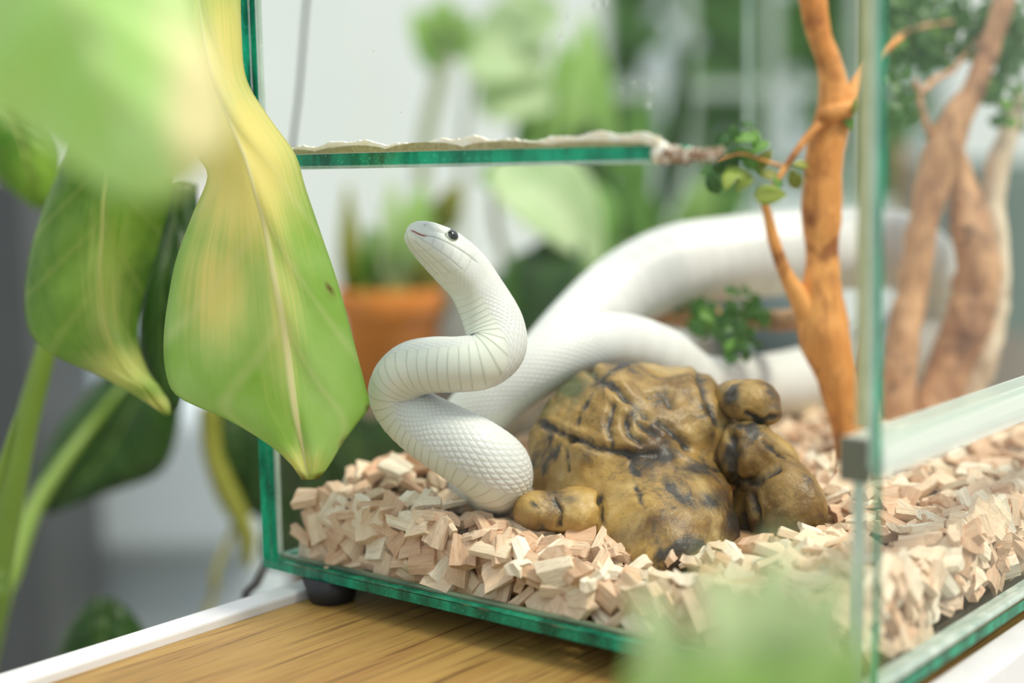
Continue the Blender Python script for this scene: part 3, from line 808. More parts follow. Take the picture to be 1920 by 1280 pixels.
# head plates
hz = 1-np.clip((SS-.030)/.008, 0, 1)
mth = math.radians(88)+np.clip(SS/.030, 0, 1)*math.radians(8)-math.radians(14)*np.exp(-((SS-.003)/.004)**2)
gm = np.exp(-((aT-mth)*rr/.00038)**2)*np.clip(1-np.maximum(0, SS-.029)/.003, 0, 1)*np.clip(SS/.0006, 0, 1)
rr = rr-.00055*gm
def groove(dist_m, w): return np.exp(-(dist_m/w)**2)
lab_lo = math.radians(60)
g = groove((aT-lab_lo)*rr, .00030)*(SS < .027)*.8
g2 = groove((aT-math.radians(36))*rr, .00030)*(SS < .024)*(SS > .003)*.8
g3 = groove(aT*rr, .00035)*(SS < .022)*.9
cross_lo = np.minimum(np.mod(SS+.12*(aT-mth)*rr, .0046), .0046-np.mod(SS+.12*(aT-mth)*rr, .0046))
g4 = groove(cross_lo, .00026)*((aT < mth) & (aT > lab_lo) & (SS < .030) & (SS > .003))*.7
cross_up = np.minimum(np.mod(SS-.25*(aT-mth)*rr, .0046), .0046-np.mod(SS-.25*(aT-mth)*rr, .0046))
g5 = groove(cross_up, .00026)*((aT > mth) & (aT < mth+.42) & (SS < .030) & (SS > .004))*.35
g6 = groove((aT-(mth+.42))*rr, .00030)*((SS < .030) & (SS > .008))*.30
g7 = groove((aT-math.radians(18))*rr, .00030)*(SS < .026)*(SS > .006)*.7
cc = np.minimum(np.mod(SS-.5*aT*rr, .0068), .0068-np.mod(SS-.5*aT*rr, .0068))
g8 = groove(cc, .00028)*((aT < lab_lo) & (SS > .005) & (SS < .030))*.55
gh = np.maximum.reduce([g, g2, g3, g4, g5, g6, g7, g8])*hz
# small throat scales
ft = np.minimum(np.abs(np.mod(SS/.0030+TH_*5, 1)-.5), np.abs(np.mod(SS/.0030-TH_*5, 1)-.5))
gthroat = np.exp(-(ft/.07)**2)*.45*np.exp(-((SS-.031)/.007)**2)*(aT < 2.1)
rr = rr-.00022*gh-.00012*gthroat
seam = np.maximum(seam, np.maximum(gh*.8, gthroat*.7)); seam = np.maximum(seam, gm*.75)
red = gm*np.clip((SS-.0002)/.0006, 0, 1)*np.clip((.0062-SS)/.001, 0, 1)
# nostril
nos = np.exp(-((SS-.0042)/.0006)**2-((aT-math.radians(128))*rr/.0006)**2); rr = rr-.0006*nos; seam = np.maximum(seam, nos)
# throat and belly skin is a touch creamier than the back
cream = np.clip(belly+.0, 0, 1)
tipw = np.interp(SS, [LEN-.02, LEN], [1, .3])
pts = ctr[:, None, :]+(rr*tipw)[:, :, None]*(np.cos(TH_)[:, :, None]*Vn[:, None, :]+np.sin(TH_)[:, :, None]*Sn[:, None, :])
nS = len(ss)
V = pts.reshape(-1, 3)
F = [(i*NU+k, (i+1)*NU+k, (i+1)*NU+(k+1) % NU, i*NU+(k+1) % NU) for i in range(nS-1) for k in range(NU)]
V = np.vstack([V, ctr[0]-Tn[0]*.0004, ctr[-1]+Tn[-1]*.001])
F += [(nS*NU, k, (k+1) % NU) for k in range(NU)]
F += [(nS*NU+1, (nS-1)*NU+(k+1) % NU, (nS-1)*NU+k) for k in range(NU)]
pad = lambda q: np.concatenate([q.ravel(), [0, 0]])
t = NT('white_snake_skin')
sm_ = t.attr('seam'); cr_ = t.attr('cream'); rd = t.attr('red')
n = t.noise(60, t.pos(), 3)
c = t.mix(t.rng(n, .35, .65), (.68, .695, .69), (.74, .75, .745))
c = t.mix(t.math('MULTIPLY', cr_, .75), c, (.72, .75, .66))
c = t.mix(t.math('MULTIPLY', sm_, .62), c, (.33, .36, .30))
c = t.mix(rd, c, (.30, .015, .008))
M['snake'] = t.done(t.bsdf(c, .36, **{'Subsurface Weight': .18, 'Subsurface Radius': (.006, .004, .003), 'Subsurface Scale': .6, 'Specular IOR Level': .45}))
snake = empty('snake', at(930, 955, .655)); tag(snake, 'white snake rearing its head beside the turtle, body coiled over branches', 'snake')
mesh_obj('body', V, F, M['snake'], snake, smooth=True, attrs={'seam': pad(seam), 'cream': pad(cream), 'red': pad(red)})
t = NT('snake_iris'); M['iris'] = t.done(t.bsdf(t.mix(t.rng(t.noise(900, t.pos()), .4, .6), (.50, .54, .44), (.70, .73, .64)), .12))
M['pupil'] = simple('snake_pupil', (.004, .005, .004), .05, **{'Coat Weight': 1.0})
def uv_sphere(c, r, nu=28, nv=18):
    V, F = blob(c, (r, r, r), 0, nu, nv, 0.0); return V, F
for sgn in (1, -1):
    i = int(np.searchsorted(ss, .0163)); ang = sgn*math.radians(121); k = int(np.argmin(np.abs(th-ang)))
    sp = pts[i, k]; dn = math.cos(ang)*Vn[i]+math.sin(ang)*Sn[i]
    look = dn*.75+(-FW)*.45*(1 if dn@FW < 0 else 0); look /= np.linalg.norm(look)
    ec = sp-dn*.0018
    v, f = uv_sphere(ec, .0033); eye = mesh_obj('eye', v, f, M['iris'], snake, smooth=True); eye['label'] = 'round dark snake eye with pale iris'
    # pupil: a round cap on the eyeball
    a1 = np.cross(look, UP); a1 /= np.linalg.norm(a1); a2 = np.cross(a1, look)
    pv, pf = [], []
    for q in range(8):
        al = math.radians(46)*q/7
        for kk in range(24):
            be = 2*PI*kk/24; pv.append(ec+.00343*(math.cos(al)*look+math.sin(al)*(math.cos(be)*a1+math.sin(be)*a2)))
    for q in range(7):
        for kk in range(24): pf.append((q*24+kk, q*24+(kk+1) % 24, (q+1)*24+(kk+1) % 24, (q+1)*24+kk))
    o = mesh_obj('pupil', pv, pf, M['pupil'], None, smooth=True); o.parent = eye
    # thin dark rim of the eye socket
    rv = [ec+.00345*(math.cos(math.radians(72))*look+math.sin(math.radians(72))*(math.cos(b)*a1+math.sin(b)*a2)) for b in np.linspace(0, 2*PI, 40)]
    tv, tf = tube_data(np.array(rv), .00022, 6, cap=False)
    o = mesh_obj('eye_rim', tv, tf, M['pupil'], None, smooth=True); o.parent = eye
# ------------------------------------------------------------------ branches inside the tank
def make_bark(name, a, b, cdark):
    t = NT(name); p = t.pos()
    n1 = t.noise(38, t.mapping(p, (1, 1, .35)), 5, .6, .5); n2 = t.noise(160, t.mapping(p, (1, 1, .3)), 4)
    c = t.mix(t.rng(n1, .35, .62), a, b)
    c = t.mix(t.math('MULTIPLY', t.rng(n2, .52, .68), .55), c, cdark)
    c = t.mix(t.math('MULTIPLY', t.rng(t.noise(34, p, 4, .6, .6), .54, .66), .8), c, cdark)
    return t.done(t.bsdf(c, .7, t.bump(t.math('ADD', n1, n2), .5, .002)))
M['bark_a'] = make_bark('orange_bark', (.55, .20, .035), (.84, .40, .12), (.22, .06, .010))
M['bark_b'] = make_bark('grey_brown_bark', (.44, .23, .12), (.72, .43, .23), (.14, .07, .04))
M['bark_sunlit'] = make_bark('sunlit_bark', (.62, .48, .34), (.80, .68, .52), (.40, .27, .17))  # lighter bark, sunlight put into its colour
def limb(name, pts, mat, parent, n=60, nu=20, rough=.14, seed=0, freq=55):
    P = [at(a, b, d) for a, b, d, w in pts]; Rr = [w*.5*d/FPX for a, b, d, w in pts]
    return tube(name, P, Rr, mat, parent, n=n, nu=nu, rough=rough, seed=seed, freq=freq)
dA = .752
ta = empty('branch', on_plane_z(1600, 850, .03)); tag(ta, 'upright orange barked branch planted just behind the turtle', 'branch')
limb('trunk', [(1600, 900, dA, 66), (1597, 850, dA, 58), (1588, 790, dA, 62), (1570, 710, dA, 80), (1545, 630, dA, 92), (1540, 560, dA, 84), (1541, 480, dA, 62), (1541, 400, dA, 74), (1546, 300, dA, 72), (1560, 225, dA, 66), (1566, 200, dA, 64), (1558, 130, dA, 50), (1540, 80, dA, 44), (1530, 40, dA, 50), (1525, 0, dA, 52), (1518, -90, dA, 50), (1530, -200, dA, 44)], M['bark_a'], ta, 90, 24, .12, 1)
limb('side_branch', [(1545, 640, dA, 60), (1500, 560, dA-.004, 40), (1472, 510, dA-.006, 26), (1452, 455, dA-.008, 22), (1440, 405, dA-.008, 19), (1430, 370, dA-.010, 14)], M['bark_a'], ta, 36, 14, .12, 2)
limb('side_branch', [(1570, 205, dA, 46), (1595, 180, dA+.008, 32), (1612, 150, dA+.012, 24), (1640, 110, dA+.02, 17), (1690, 70, dA+.03, 12)], M['bark_a'], ta, 30, 14, .15, 3)
limb('twig', [(1560, 215, dA-.005, 22), (1520, 250, dA-.012, 15), (1492, 285, dA-.014, 13), (1462, 330, dA-.016, 11), (1440, 372, dA-.016, 8)], M['bark_a'], ta, 26, 10, .12, 4)
limb('knot', [(1535, 214, dA-.008, 22), (1560, 212, dA-.011, 30), (1590, 205, dA-.008, 34), (1605, 190, dA-.003, 22)], M['bark_a'], ta, 18, 14, .2, 5)
limb('side_branch', [(1600, 860, dA+.004, 50), (1604, 790, dA+.010, 40), (1610, 740, dA+.013, 34), (1622, 680, dA+.016, 24), (1630, 610, dA+.02, 14)], M['bark_a'], ta, 30, 12, .15, 6)
limb('side_branch', [(1545, 585, dA+.02, 46), (1480, 600, .80, 40), (1400, 598, .84, 40), (1310, 596, .85, 44), (1220, 585, .85, 38), (1180, 580, .845, 22)], M['bark_b'], ta, 40, 14, .15, 7)

dB = .845
tb = empty('branch', on_plane_z(1720, 795, .03)); tag(tb, 'thick twisted grey brown branch seen through the right glass', 'branch')
limb('trunk', [(1690, 840, dB, 84), (1686, 780, dB, 72), (1684, 700, dB, 66), (1698, 610, dB, 64), (1715, 520, dB, 58), (1730, 430, dB, 58), (1748, 350, dB, 60), (1768, 285, dB, 70), (1790, 225, dB, 58), (1822, 170, dB, 44), (1848, 110, dB, 40), (1868, 50, dB, 40), (1885, -10, dB, 44), (1905, -100, dB, 40)], M['bark_b'], tb, 80, 22, .2, 8, 70)
limb('trunk', [(1740, 860, dB+.01, 110), (1752, 790, dB+.01, 92), (1770, 720, dB+.01, 78), (1795, 650, dB+.008, 82), (1822, 580, dB+.006, 92), (1836, 500, dB+.004, 88), (1822, 430, dB+.006, 76), (1808, 370, dB+.012, 58), (1795, 310, dB+.016, 48), (1775, 265, dB+.012, 38)], M['bark_b'], tb, 70, 22, .24, 9, 60)
limb('sunlit_strand', [(1770, 840, dB+.03, 70), (1800, 760, dB+.028, 66), (1842, 660, dB+.022, 62), (1868, 570, dB+.018, 48), (1872, 480, dB+.018, 40), (1862, 400, dB+.02, 46), (1870, 310, dB+.022, 44), (1895, 240, dB+.024, 34), (1915, 180, dB+.026, 24)], M['bark_sunlit'], tb, 60, 18, .22, 10, 60)  # strand added in pale bark as the trunk's sun-lit right side
limb('twig', [(1750, 255, dB, 16), (1738, 235, dB-.004, 14), (1728, 200, dB-.006, 11), (1716, 150, dB-.008, 10)], M['bark_b'], tb, 18, 8, .15, 11)
limb('twig', [(1728, 175, dB-.006, 13), (1752, 150, dB, 13), (1785, 132, dB+.006, 11), (1812, 100, dB+.008, 9), (1838, 70, dB+.01, 7)], M['bark_b'], tb, 20, 8, .15, 12)
limb('twig', [(1660, 100, dB+.01, 9), (1690, 65, dB+.012, 9), (1740, 48, dB+.014, 8), (1800, 40, dB+.016, 6)], M['bark_b'], tb, 20, 8, .15, 13)

# small round leaves growing on the branches
M['leaf_small'] = make_leaf('small_dark_leaf', (.035, .13, .022), (.10, .24, .05), (.16, .30, .10), .35, .35)
M['leaf_lime'] = make_leaf('small_lime_leaf', (.34, .46, .06), (.52, .58, .14), (.58, .64, .24), .4, .35)
rl = random.Random(5)
def leaflet(parent, px, py, d, size, mat, name='leaf'):
    c = at(px, py, d); a = rl.uniform(0, 2*PI)
    dirv = cdir((math.cos(a), math.sin(a), rl.uniform(-.4, .4))); dirv /= np.linalg.norm(dirv)
    face = cdir((rl.uniform(-.7, .7), rl.uniform(-.2, .9), 1.0))
    L = size*d/FPX
    return blade(name, c-dirv*L*.5, c+dirv*L*.5, L*.62, face, mat, parent, .0003, nr=7, nc=2, curl=.08, fold=.15)
for px_, py_, s, mt in ((1412, 262, 46, 'leaf_mid'), (1392, 290, 52, 'leaf_mid'), (1360, 262, 40, 'leaf_small'), (1382, 328, 58, 'leaf_lime'), (1436, 300, 44, 'leaf_olive'), (1444, 366, 62, 'leaf_lime'), (1420, 318, 40, 'leaf_mid'), (1350, 305, 46, 'leaf_small'),
                        (1490, 335, 44, 'leaf_olive'), (1338, 340, 50, 'leaf_small'), (1376, 250, 36, 'leaf_small'), (1602, 200, 36, 'leaf_olive'), (1590, 230, 38, 'leaf_mid'), (1404, 236, 30, 'leaf_small'), (1456, 345, 34, 'leaf_mid'), (1398, 262, 50, 'leaf_mid'), (1372, 300, 50, 'leaf_small'), (1425, 278, 46, 'leaf_mid'), (1408, 300, 44, 'leaf_mid'), (1366, 340, 44, 'leaf_lime'), (1330, 322, 44, 'leaf_small'), (1440, 330, 40, 'leaf_olive'), (1500, 310, 34, 'leaf_olive'), (1395, 345, 46, 'leaf_lime')):
    leaflet(ta, px_, py_, dA-.012+rl.uniform(-.01, .01), s, M[mt])
limb('twig', [(1476, 315, dA-.014, 8), (1430, 300, dA-.014, 6), (1390, 288, dA-.014, 5), (1345, 300, dA-.014, 4)], M['bark_a'], ta, 14, 6, .1, 14)
def leaf_mass(parent, clusters, mat, name='small_leaves'):
    Vs, Fs, As = [], [], []
    for cx, cy, sx, sy, d, nn, size in clusters:
        for _ in range(nn):
            px_, py_ = rl.gauss(cx, sx), rl.gauss(cy, sy); dd = d+rl.gauss(0, .012)
            c = at(px_, py_, dd); a = rl.uniform(0, 2*PI)
            dirv = cdir((math.cos(a), math.sin(a), rl.uniform(-.5, .5))); dirv /= np.linalg.norm(dirv)
            L = size*rl.uniform(.7, 1.25)*dd/FPX
            v, f, al = blade_data(c-dirv*L*.5, c+dirv*L*.5, L*.6, cdir((rl.uniform(-.8, .8), rl.uniform(-.3, 1), 1)), nr=5, nc=1, curl=.08, fold=.2)
            k = len(Vs); Vs += v; Fs += [tuple(q+k for q in ff) for ff in f]; As += al
    o = mesh_obj(name, Vs, Fs, mat, parent, smooth=True, attrs={'lf': np.array(As)}); o['kind'] = 'stuff'
    return o
leaf_mass(tb, [(1730, 60, 40, 40, dB+.03, 60, 34), (1880, 130, 30, 60, dB+.03, 60, 34), (1690, 190, 20, 30, dB, 26, 30), (1800, 40, 40, 30, dB+.04, 60, 34), (1900, 40, 26, 40, dB+.02, 40, 34), (1700, 20, 26, 22, dB+.02, 26, 34), (1905, 215, 18, 26, dB+.03, 26, 32), (1770, 110, 24, 14, dB+.03, 18, 30)], M['leaf_small'])
leaf_mass(tb, [(1720, 80, 36, 30, dB+.02, 9, 30), (1890, 170, 20, 40, dB+.02, 10, 30)], M['leaf_mid'], 'small_leaves')
leaf_mass(ta, [(1370, 600, 26, 26, .80, 60, 30), (1320, 590, 24, 18, .82, 22, 30), (1378, 650, 12, 16, .79, 16, 26), (1410, 590, 12, 16, .80, 14, 26)], M['leaf_small'])
leaf_mass(ta, [(1318, 592, 14, 12, .80, 5, 34), (1370, 655, 8, 12, .78, 5, 26)], M['leaf_mid'], 'small_leaves')

# ------------------------------------------------------------------ monstera at the left
mon_base = on_plane_z(-160, 1150, FLOOR); mon_base = np.array([-.62, -.10, FLOOR])
mon = empty('monstera_plant', mon_base); tag(mon, 'large monstera with broad yellow green leaves hanging before the terrarium\'s left edge', 'plant')
main_rows = [
    [(362, -345, .622), (376, -350, .62), (392, -345, .622)], [(318, -250, .627), (380, -262, .616), (446, -245, .63)],
    [(330, -150, .625), (380, -160, .615), (452, -150, .628)], [(332, -60, .625), (368, -60, .615), (450, -60, .628)],
    [(338, 20, .627), (378, 40, .614), (452, 60, .627)], [(330, 120, .630), (400, 140, .612), (462, 150, .627)], [(338, 215, .632), (434, 235, .612), (505, 222, .627)],
    [(368, 288, .632), (462, 300, .612), (552, 288, .627)], [(390, 330, .632), (480, 360, .612), (572, 352, .627)], [(362, 402, .634), (499, 435, .613), (602, 440, .627)], [(333, 480, .638), (514, 505, .614), (628, 515, .627)],
    [(318, 550, .641), (527, 565, .615), (647, 580, .628)], [(308, 630, .643), (538, 640, .616), (668, 660, .629)], [(312, 700, .643), (548, 710, .617), (684, 722, .630)],
    [(336, 744, .641), (556, 765, .618), (692, 760, .630)], [(420, 782, .634), (563, 812, .619), (672, 790, .627)], [(492, 824, .628), (570, 850, .620), (641, 832, .624)], [(540, 862, .623), (574, 880, .620), (617, 872, .622)], [(566, 898, .621), (580, 899, .620), (598, 896, .621)]]
leaf_rows('leaf', main_rows, M['monstera'], mon, 90, 14, .004, blotch=[(460, 310, 120, 210, 1.1), (410, 540, 75, 130, .9), (420, 100, 100, 180, .9), (560, 870, 60, 36, .7), (530, 560, 50, 220, .6)], scars=[(617, 543, 5, 11), (597, 898, 9, 5), (571, 901, 5, 4), (643, 830, 5, 6), (690, 768, 4, 5)])
left_rows = [
    [(212, 112, .692), (222, 108, .69), (234, 112, .692)], [(172, 160, .70), (220, 150, .688), (298, 165, .70)],
    [(150, 220, .70), (215, 200, .69), (325, 230, .70)], [(122, 295, .71), (205, 290, .69), (324, 300, .70)], [(82, 390, .72), (196, 385, .69), (314, 390, .71)], [(56, 480, .725), (190, 480, .69), (294, 470, .72)],
    [(47, 560, .725), (192, 565, .69), (268, 555, .73)], [(58, 625, .72), (204, 630, .692), (258, 628, .735)], [(105, 668, .71), (228, 685, .695), (272, 685, .73)], [(190, 705, .70), (262, 725, .70), (297, 726, .72)], [(262, 745, .705), (292, 755, .705), (316, 752, .71)], [(310, 776, .708), (314, 777, .708), (320, 776, .708)]]
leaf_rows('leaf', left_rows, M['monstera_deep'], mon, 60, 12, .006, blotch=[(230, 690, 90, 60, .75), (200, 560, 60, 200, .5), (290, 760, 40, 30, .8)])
# underside lobe folded behind it
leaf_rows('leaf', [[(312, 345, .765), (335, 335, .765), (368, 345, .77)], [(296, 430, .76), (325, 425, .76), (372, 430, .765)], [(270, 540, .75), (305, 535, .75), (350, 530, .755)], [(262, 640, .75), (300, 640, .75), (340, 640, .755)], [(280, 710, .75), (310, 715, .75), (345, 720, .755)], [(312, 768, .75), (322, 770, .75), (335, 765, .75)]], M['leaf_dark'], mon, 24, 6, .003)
near_rows = [
    [(62, -440, .345), (78, -445, .342), (96, -440, .345)], [(-120, -330, .352), (74, -355, .338), (262, -325, .346)],
    [(-190, -190, .36), (80, -260, .335), (330, -220, .34)], [(-180, -60, .36), (110, -110, .33), (345, -100, .335)], [(-130, 80, .365), (155, 20, .326), (375, 20, .332)], [(-60, 175, .37), (196, 120, .324), (405, 120, .330)],
    [(40, 235, .368), (228, 205, .324), (425, 205, .330)], [(110, 285, .36), (250, 275, .326), (420, 275, .330)], [(170, 330, .352), (262, 330, .330), (372, 330, .332)], [(235, 372, .338), (268, 375, .334), (310, 375, .334)]]
leaf_rows('leaf', near_rows, M['monstera_near'], mon, 60, 12, .003, blotch=[(375, 200, 75, 190, 1.1), (320, 60, 60, 90, .6)])
# further leaves of the same plant, well behind
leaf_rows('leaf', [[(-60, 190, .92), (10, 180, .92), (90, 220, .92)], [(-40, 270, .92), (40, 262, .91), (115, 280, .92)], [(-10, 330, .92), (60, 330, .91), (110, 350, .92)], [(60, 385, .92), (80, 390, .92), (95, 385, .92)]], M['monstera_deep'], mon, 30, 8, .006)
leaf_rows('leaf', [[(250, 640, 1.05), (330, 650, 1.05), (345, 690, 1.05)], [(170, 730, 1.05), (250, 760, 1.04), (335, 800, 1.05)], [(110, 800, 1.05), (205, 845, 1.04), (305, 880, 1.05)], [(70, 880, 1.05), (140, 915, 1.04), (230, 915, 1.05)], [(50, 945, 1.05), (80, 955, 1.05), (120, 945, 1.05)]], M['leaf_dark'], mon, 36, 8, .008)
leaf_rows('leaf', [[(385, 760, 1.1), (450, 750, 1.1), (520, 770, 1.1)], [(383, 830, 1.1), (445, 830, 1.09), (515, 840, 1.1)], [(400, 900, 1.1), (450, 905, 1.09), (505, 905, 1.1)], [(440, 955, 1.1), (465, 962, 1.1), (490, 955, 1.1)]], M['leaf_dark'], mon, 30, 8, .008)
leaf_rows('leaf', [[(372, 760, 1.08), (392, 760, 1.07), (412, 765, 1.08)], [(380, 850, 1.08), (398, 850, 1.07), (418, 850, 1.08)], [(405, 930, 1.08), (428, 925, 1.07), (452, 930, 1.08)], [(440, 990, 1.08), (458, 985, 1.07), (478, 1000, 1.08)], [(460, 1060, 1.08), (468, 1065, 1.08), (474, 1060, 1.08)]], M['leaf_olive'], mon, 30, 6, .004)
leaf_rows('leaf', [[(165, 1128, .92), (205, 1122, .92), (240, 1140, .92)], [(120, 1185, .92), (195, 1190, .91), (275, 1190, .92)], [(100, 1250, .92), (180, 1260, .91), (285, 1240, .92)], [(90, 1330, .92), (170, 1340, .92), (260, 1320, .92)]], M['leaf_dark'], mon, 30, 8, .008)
def stem(pts, mat, parent=mon, n=40):
    P = [at(a, b, d) for a, b, d, w in pts[:-1]]; Rr = [w*.5*d/FPX for a, b, d, w in pts[:-1]]
    e, w = pts[-1]; P.append(np.asarray(e, float)); Rr.append(w)
    return tube('stem', P, Rr, mat, parent, n=n, nu=12)
ps = mon_base+np.array([0, 0, .26])
stem([(95, 610, .80, 30), (80, 680, .80, 40), (48, 800, .80, 46), (22, 920, .80, 52), (-8, 1080, .80, 56), (-40, 1250, .80, 60), (ps+np.array([.02, 0, .1]), .009)], M['stem_green'])
stem([(240, 715, 1.04, 14), (170, 800, 1.03, 20), (110, 880, 1.0, 26), (60, 960, .97, 34), (20, 1080, .93, 38), (-30, 1260, .9, 40), (ps, .008)], M['stem_green'])
stem([(30, 780, .74, 8), (10, 860, .74, 20), (-20, 960, .74, 26), (-60, 1150, .74, 30), (ps+np.array([0, .02, .1]), .006)], M['stem_green'])
stem([(440, 985, 1.08, 12), (420, 1030, 1.08, 12), (395, 1100, 1.07, 12), (370, 1200, 1.06, 12), (ps+np.array([.05, .02, 0]), .004)], M['stem_olive'])
pot(mon, mon_base, .15, .28, M['pot_white'])
# leaf stalks that carry the hanging leaves come up outside the picture
up0 = ps+np.array([.0, -.02, .0])
def stalk(pts): 
    return tube('stem', [np.asarray(q, float) for q in pts], [.007]+[.0055]*(len(pts)-2)+[.004], M['stem_green'], mon, n=40, nu=10)
stalk([up0, up0+np.array([-.08, -.02, .5]), at(100, -620, .66), at(300, -500, .63), at(376, -345, .62)])
stalk([up0+np.array([-.03, 0, 0]), up0+np.array([-.12, .02, .55]), at(-80, -500, .74), at(170, -160, .71), at(222, 112, .69)])
stalk([up0+np.array([0, -.03, 0]), up0+np.array([-.04, -.12, .5]), at(-500, -700, .42), at(-40, -620, .37), at(78, -440, .342)])

# ------------------------------------------------------------------ small plant on the table before the tank
fp_c = np.array([-.018, -.132, TZ])
fp = empty('potted_plant', fp_c); tag(fp, 'small plant with pale green leaves in the blurred foreground', 'plant')
pot(fp, fp_c, .026, .045, M['pot_white'], rim=False)
rf = random.Random(3)
for (bx, by, tx, ty, w, mt, d0, d1) in ((1290, 1330, 1200, 1090, .012, 'leaf_pale', .31, .30), (1380, 1330, 1330, 1030, .013, 'leaf_pale', .305, .295), (1440, 1310, 1470, 990, .013, 'leaf_pale', .305, .295), (1500, 1320, 1580, 1040, .013, 'leaf_pale', .305, .29), (1530, 1340, 1620, 1190, .012, 'leaf_light', .305, .295),
                                        (1260, 1380, 1190, 1230, .013, 'leaf_light', .31, .31), (1480, 1400, 1530, 1230, .020, 'leaf_light', .30, .29), (1350, 1400, 1300, 1230, .019, 'leaf_light', .30, .29), (1420, 1400, 1410, 1230, .020, 'leaf_light', .30, .295)):
    b = at(bx, by, d0); e = at(tx, ty, d1)
    blade('leaf', b, e, w, cdir((rf.uniform(-.4, .4), .5, 1)), M[mt], fp, nr=14, nc=4, curl=.10, fold=.2)
    tube('stem', [fp_c+np.array([rf.uniform(-.008, .008), rf.uniform(-.008, .008), .039]), (fp_c+b)/2+np.array([0, 0, .02]), b], [.0012, .0011, .0009], M['stem_green'], fp, n=10, nu=6)

# ------------------------------------------------------------------ plants on a low bench behind the tank
BZ = at(740, 752, 1.38)[2]
bench = empty('plant_bench', room(0, 1.55, FLOOR)); tag(bench, 'low wooden plant bench standing behind the terrarium', 'bench')
M['bench'] = simple('dark_bench_wood', (.10, .075, .05), .6)
rbox('bench_top', -.22, .62, 1.24, 1.86, BZ-.03, BZ, M['bench'], bench, .004)
for a in (-.20, .58):
    for d in (1.26, 1.82): rbox('leg', a, a+.03, d, d+.03, FLOOR, BZ-.03, M['bench'], bench)
# terracotta pot with upright olive stems
pc = at(738, 752, 1.40); pc[2] = BZ
pl = empty('potted_plant', pc); tag(pl, 'terracotta pot with thin olive green stems behind the snake', 'plant')
pot(pl, pc, .050, .105, M['terracotta'])
top = pc+np.array([0, 0, .093])
def bg_stem(parent, base, pts, r, mat, name='stem'):
    return tube(name, [base]+[at(*q) for q in pts], [r]*(len(pts))+[r*.6], mat, parent, n=24, nu=8)
bg_stem(pl, top+RT*-.02, [(672, 500, 1.40), (656, 430, 1.40), (652, 350, 1.40)], .0055, M['stem_olive'])
bg_stem(pl, top+RT*.012, [(770, 480, 1.40), (812, 420, 1.40), (842, 350, 1.40)], .004, M['stem_olive'])
bg_stem(pl, top, [(728, 470, 1.40), (718, 390, 1.40)], .004, M['stem_olive'])
for bx, by, tx, ty, w, mt in ((656, 560, 650, 350, .022, 'leaf_olive'), (720, 540, 690, 420, .034, 'leaf_mid'), (735, 560, 735, 330, .030, 'leaf_pale'), (760, 540, 790, 340, .040, 'leaf_light'), (812, 440, 868, 340, .030, 'leaf_olive'), (780, 560, 838, 470, .036, 'leaf_olive'), (700, 560, 672, 470, .03, 'leaf_mid'), (800, 590, 850, 560, .03, 'leaf_mid')):
    blade('leaf', at(bx, by, 1.40), at(tx, ty, 1.38), w, cdir((.2, .3, 1)), M[mt], pl, curl=.1)
# big pale leaved plant
qc = at(1030, 752, 1.5); qc[2] = BZ
pq = empty('potted_plant', qc); tag(pq, 'potted plant with large pale drooping leaves behind the snake\'s neck', 'plant')
pot(pq, qc, .055, .11, M['pot_grey'])
qt = qc+np.array([0, 0, .1])
def big(px0, py0, px1, py1, d, w, mt, par, face=(.1, .5, 1), **kw):
    b, e = at(px0, py0, d), at(px1, py1, d-.02)
    return blade('leaf', b, e, w, cdir(face), M[mt], par, nr=20, nc=6, **kw)
big(930, 300, 1130, 500, 1.36, .085, 'leaf_pale', pq); bg_stem(pq, qt, [(980, 560, 1.45), (930, 420, 1.40), (930, 300, 1.36)], .004, M['stem_grey'])
big(900, 322, 1010, 350, 1.44, .050, 'leaf_mid', pq); big(1040, 330, 1120, 540, 1.40, .075, 'leaf_mid', pq, (.4, .3, 1))
big(1075, 440, 985, 640, 1.34, .055, 'leaf_dark', pq, (-.3, .2, 1)); big(1010, 470, 940, 600, 1.42, .04, 'leaf_mid', pq)
big(1090, 620, 1140, 430, 1.42, .06, 'leaf_mid', pq)
bg_stem(pq, qt, [(1040, 560, 1.42), (1080, 450, 1.36)], .004, M['stem_green']); bg_stem(pq, qt+RT*.01, [(1050, 520, 1.44), (1050, 420, 1.42), (1040, 330, 1.40)], .004, M['stem_green'])
# tall plant further back
rc = at(830, 752, 1.72); rc[2] = BZ
pr = empty('potted_plant', rc); tag(pr, 'tall slender plant with light leaves above the glass brace', 'plant')
pot(pr, rc, .06, .11, M['pot_white'])
rt_ = rc+np.array([0, 0, .1])
bg_stem(pr, rt_, [(800, 560, 1.72), (790, 380, 1.72), (800, 250, 1.72), (830, 130, 1.72), (835, 90, 1.72)], .009, M['stem_grey'])
for bx, by, tx, ty, w, mt in ((832, 110, 770, 20, .05, 'leaf_light'), (832, 110, 830, -10, .05, 'leaf_light'), (836, 110, 880, 20, .05, 'leaf_light'), (832, 120, 775, 80, .04, 'leaf_mid'), (880, 70, 1030, 120, .12, 'leaf_pale'), (900, 150, 1040, 200, .10, 'leaf_pale'), (940, 60, 1060, 20, .08, 'leaf_pale')):
    blade('leaf', at(bx, by, 1.72), at(tx, ty, 1.70), w, cdir((.1, .2, 1)), M[mt], pr, curl=.08)
bg_stem(pr, rt_+RT*.02, [(860, 500, 1.72), (870, 250, 1.72), (890, 100, 1.72)], .004, M['stem_grey'])
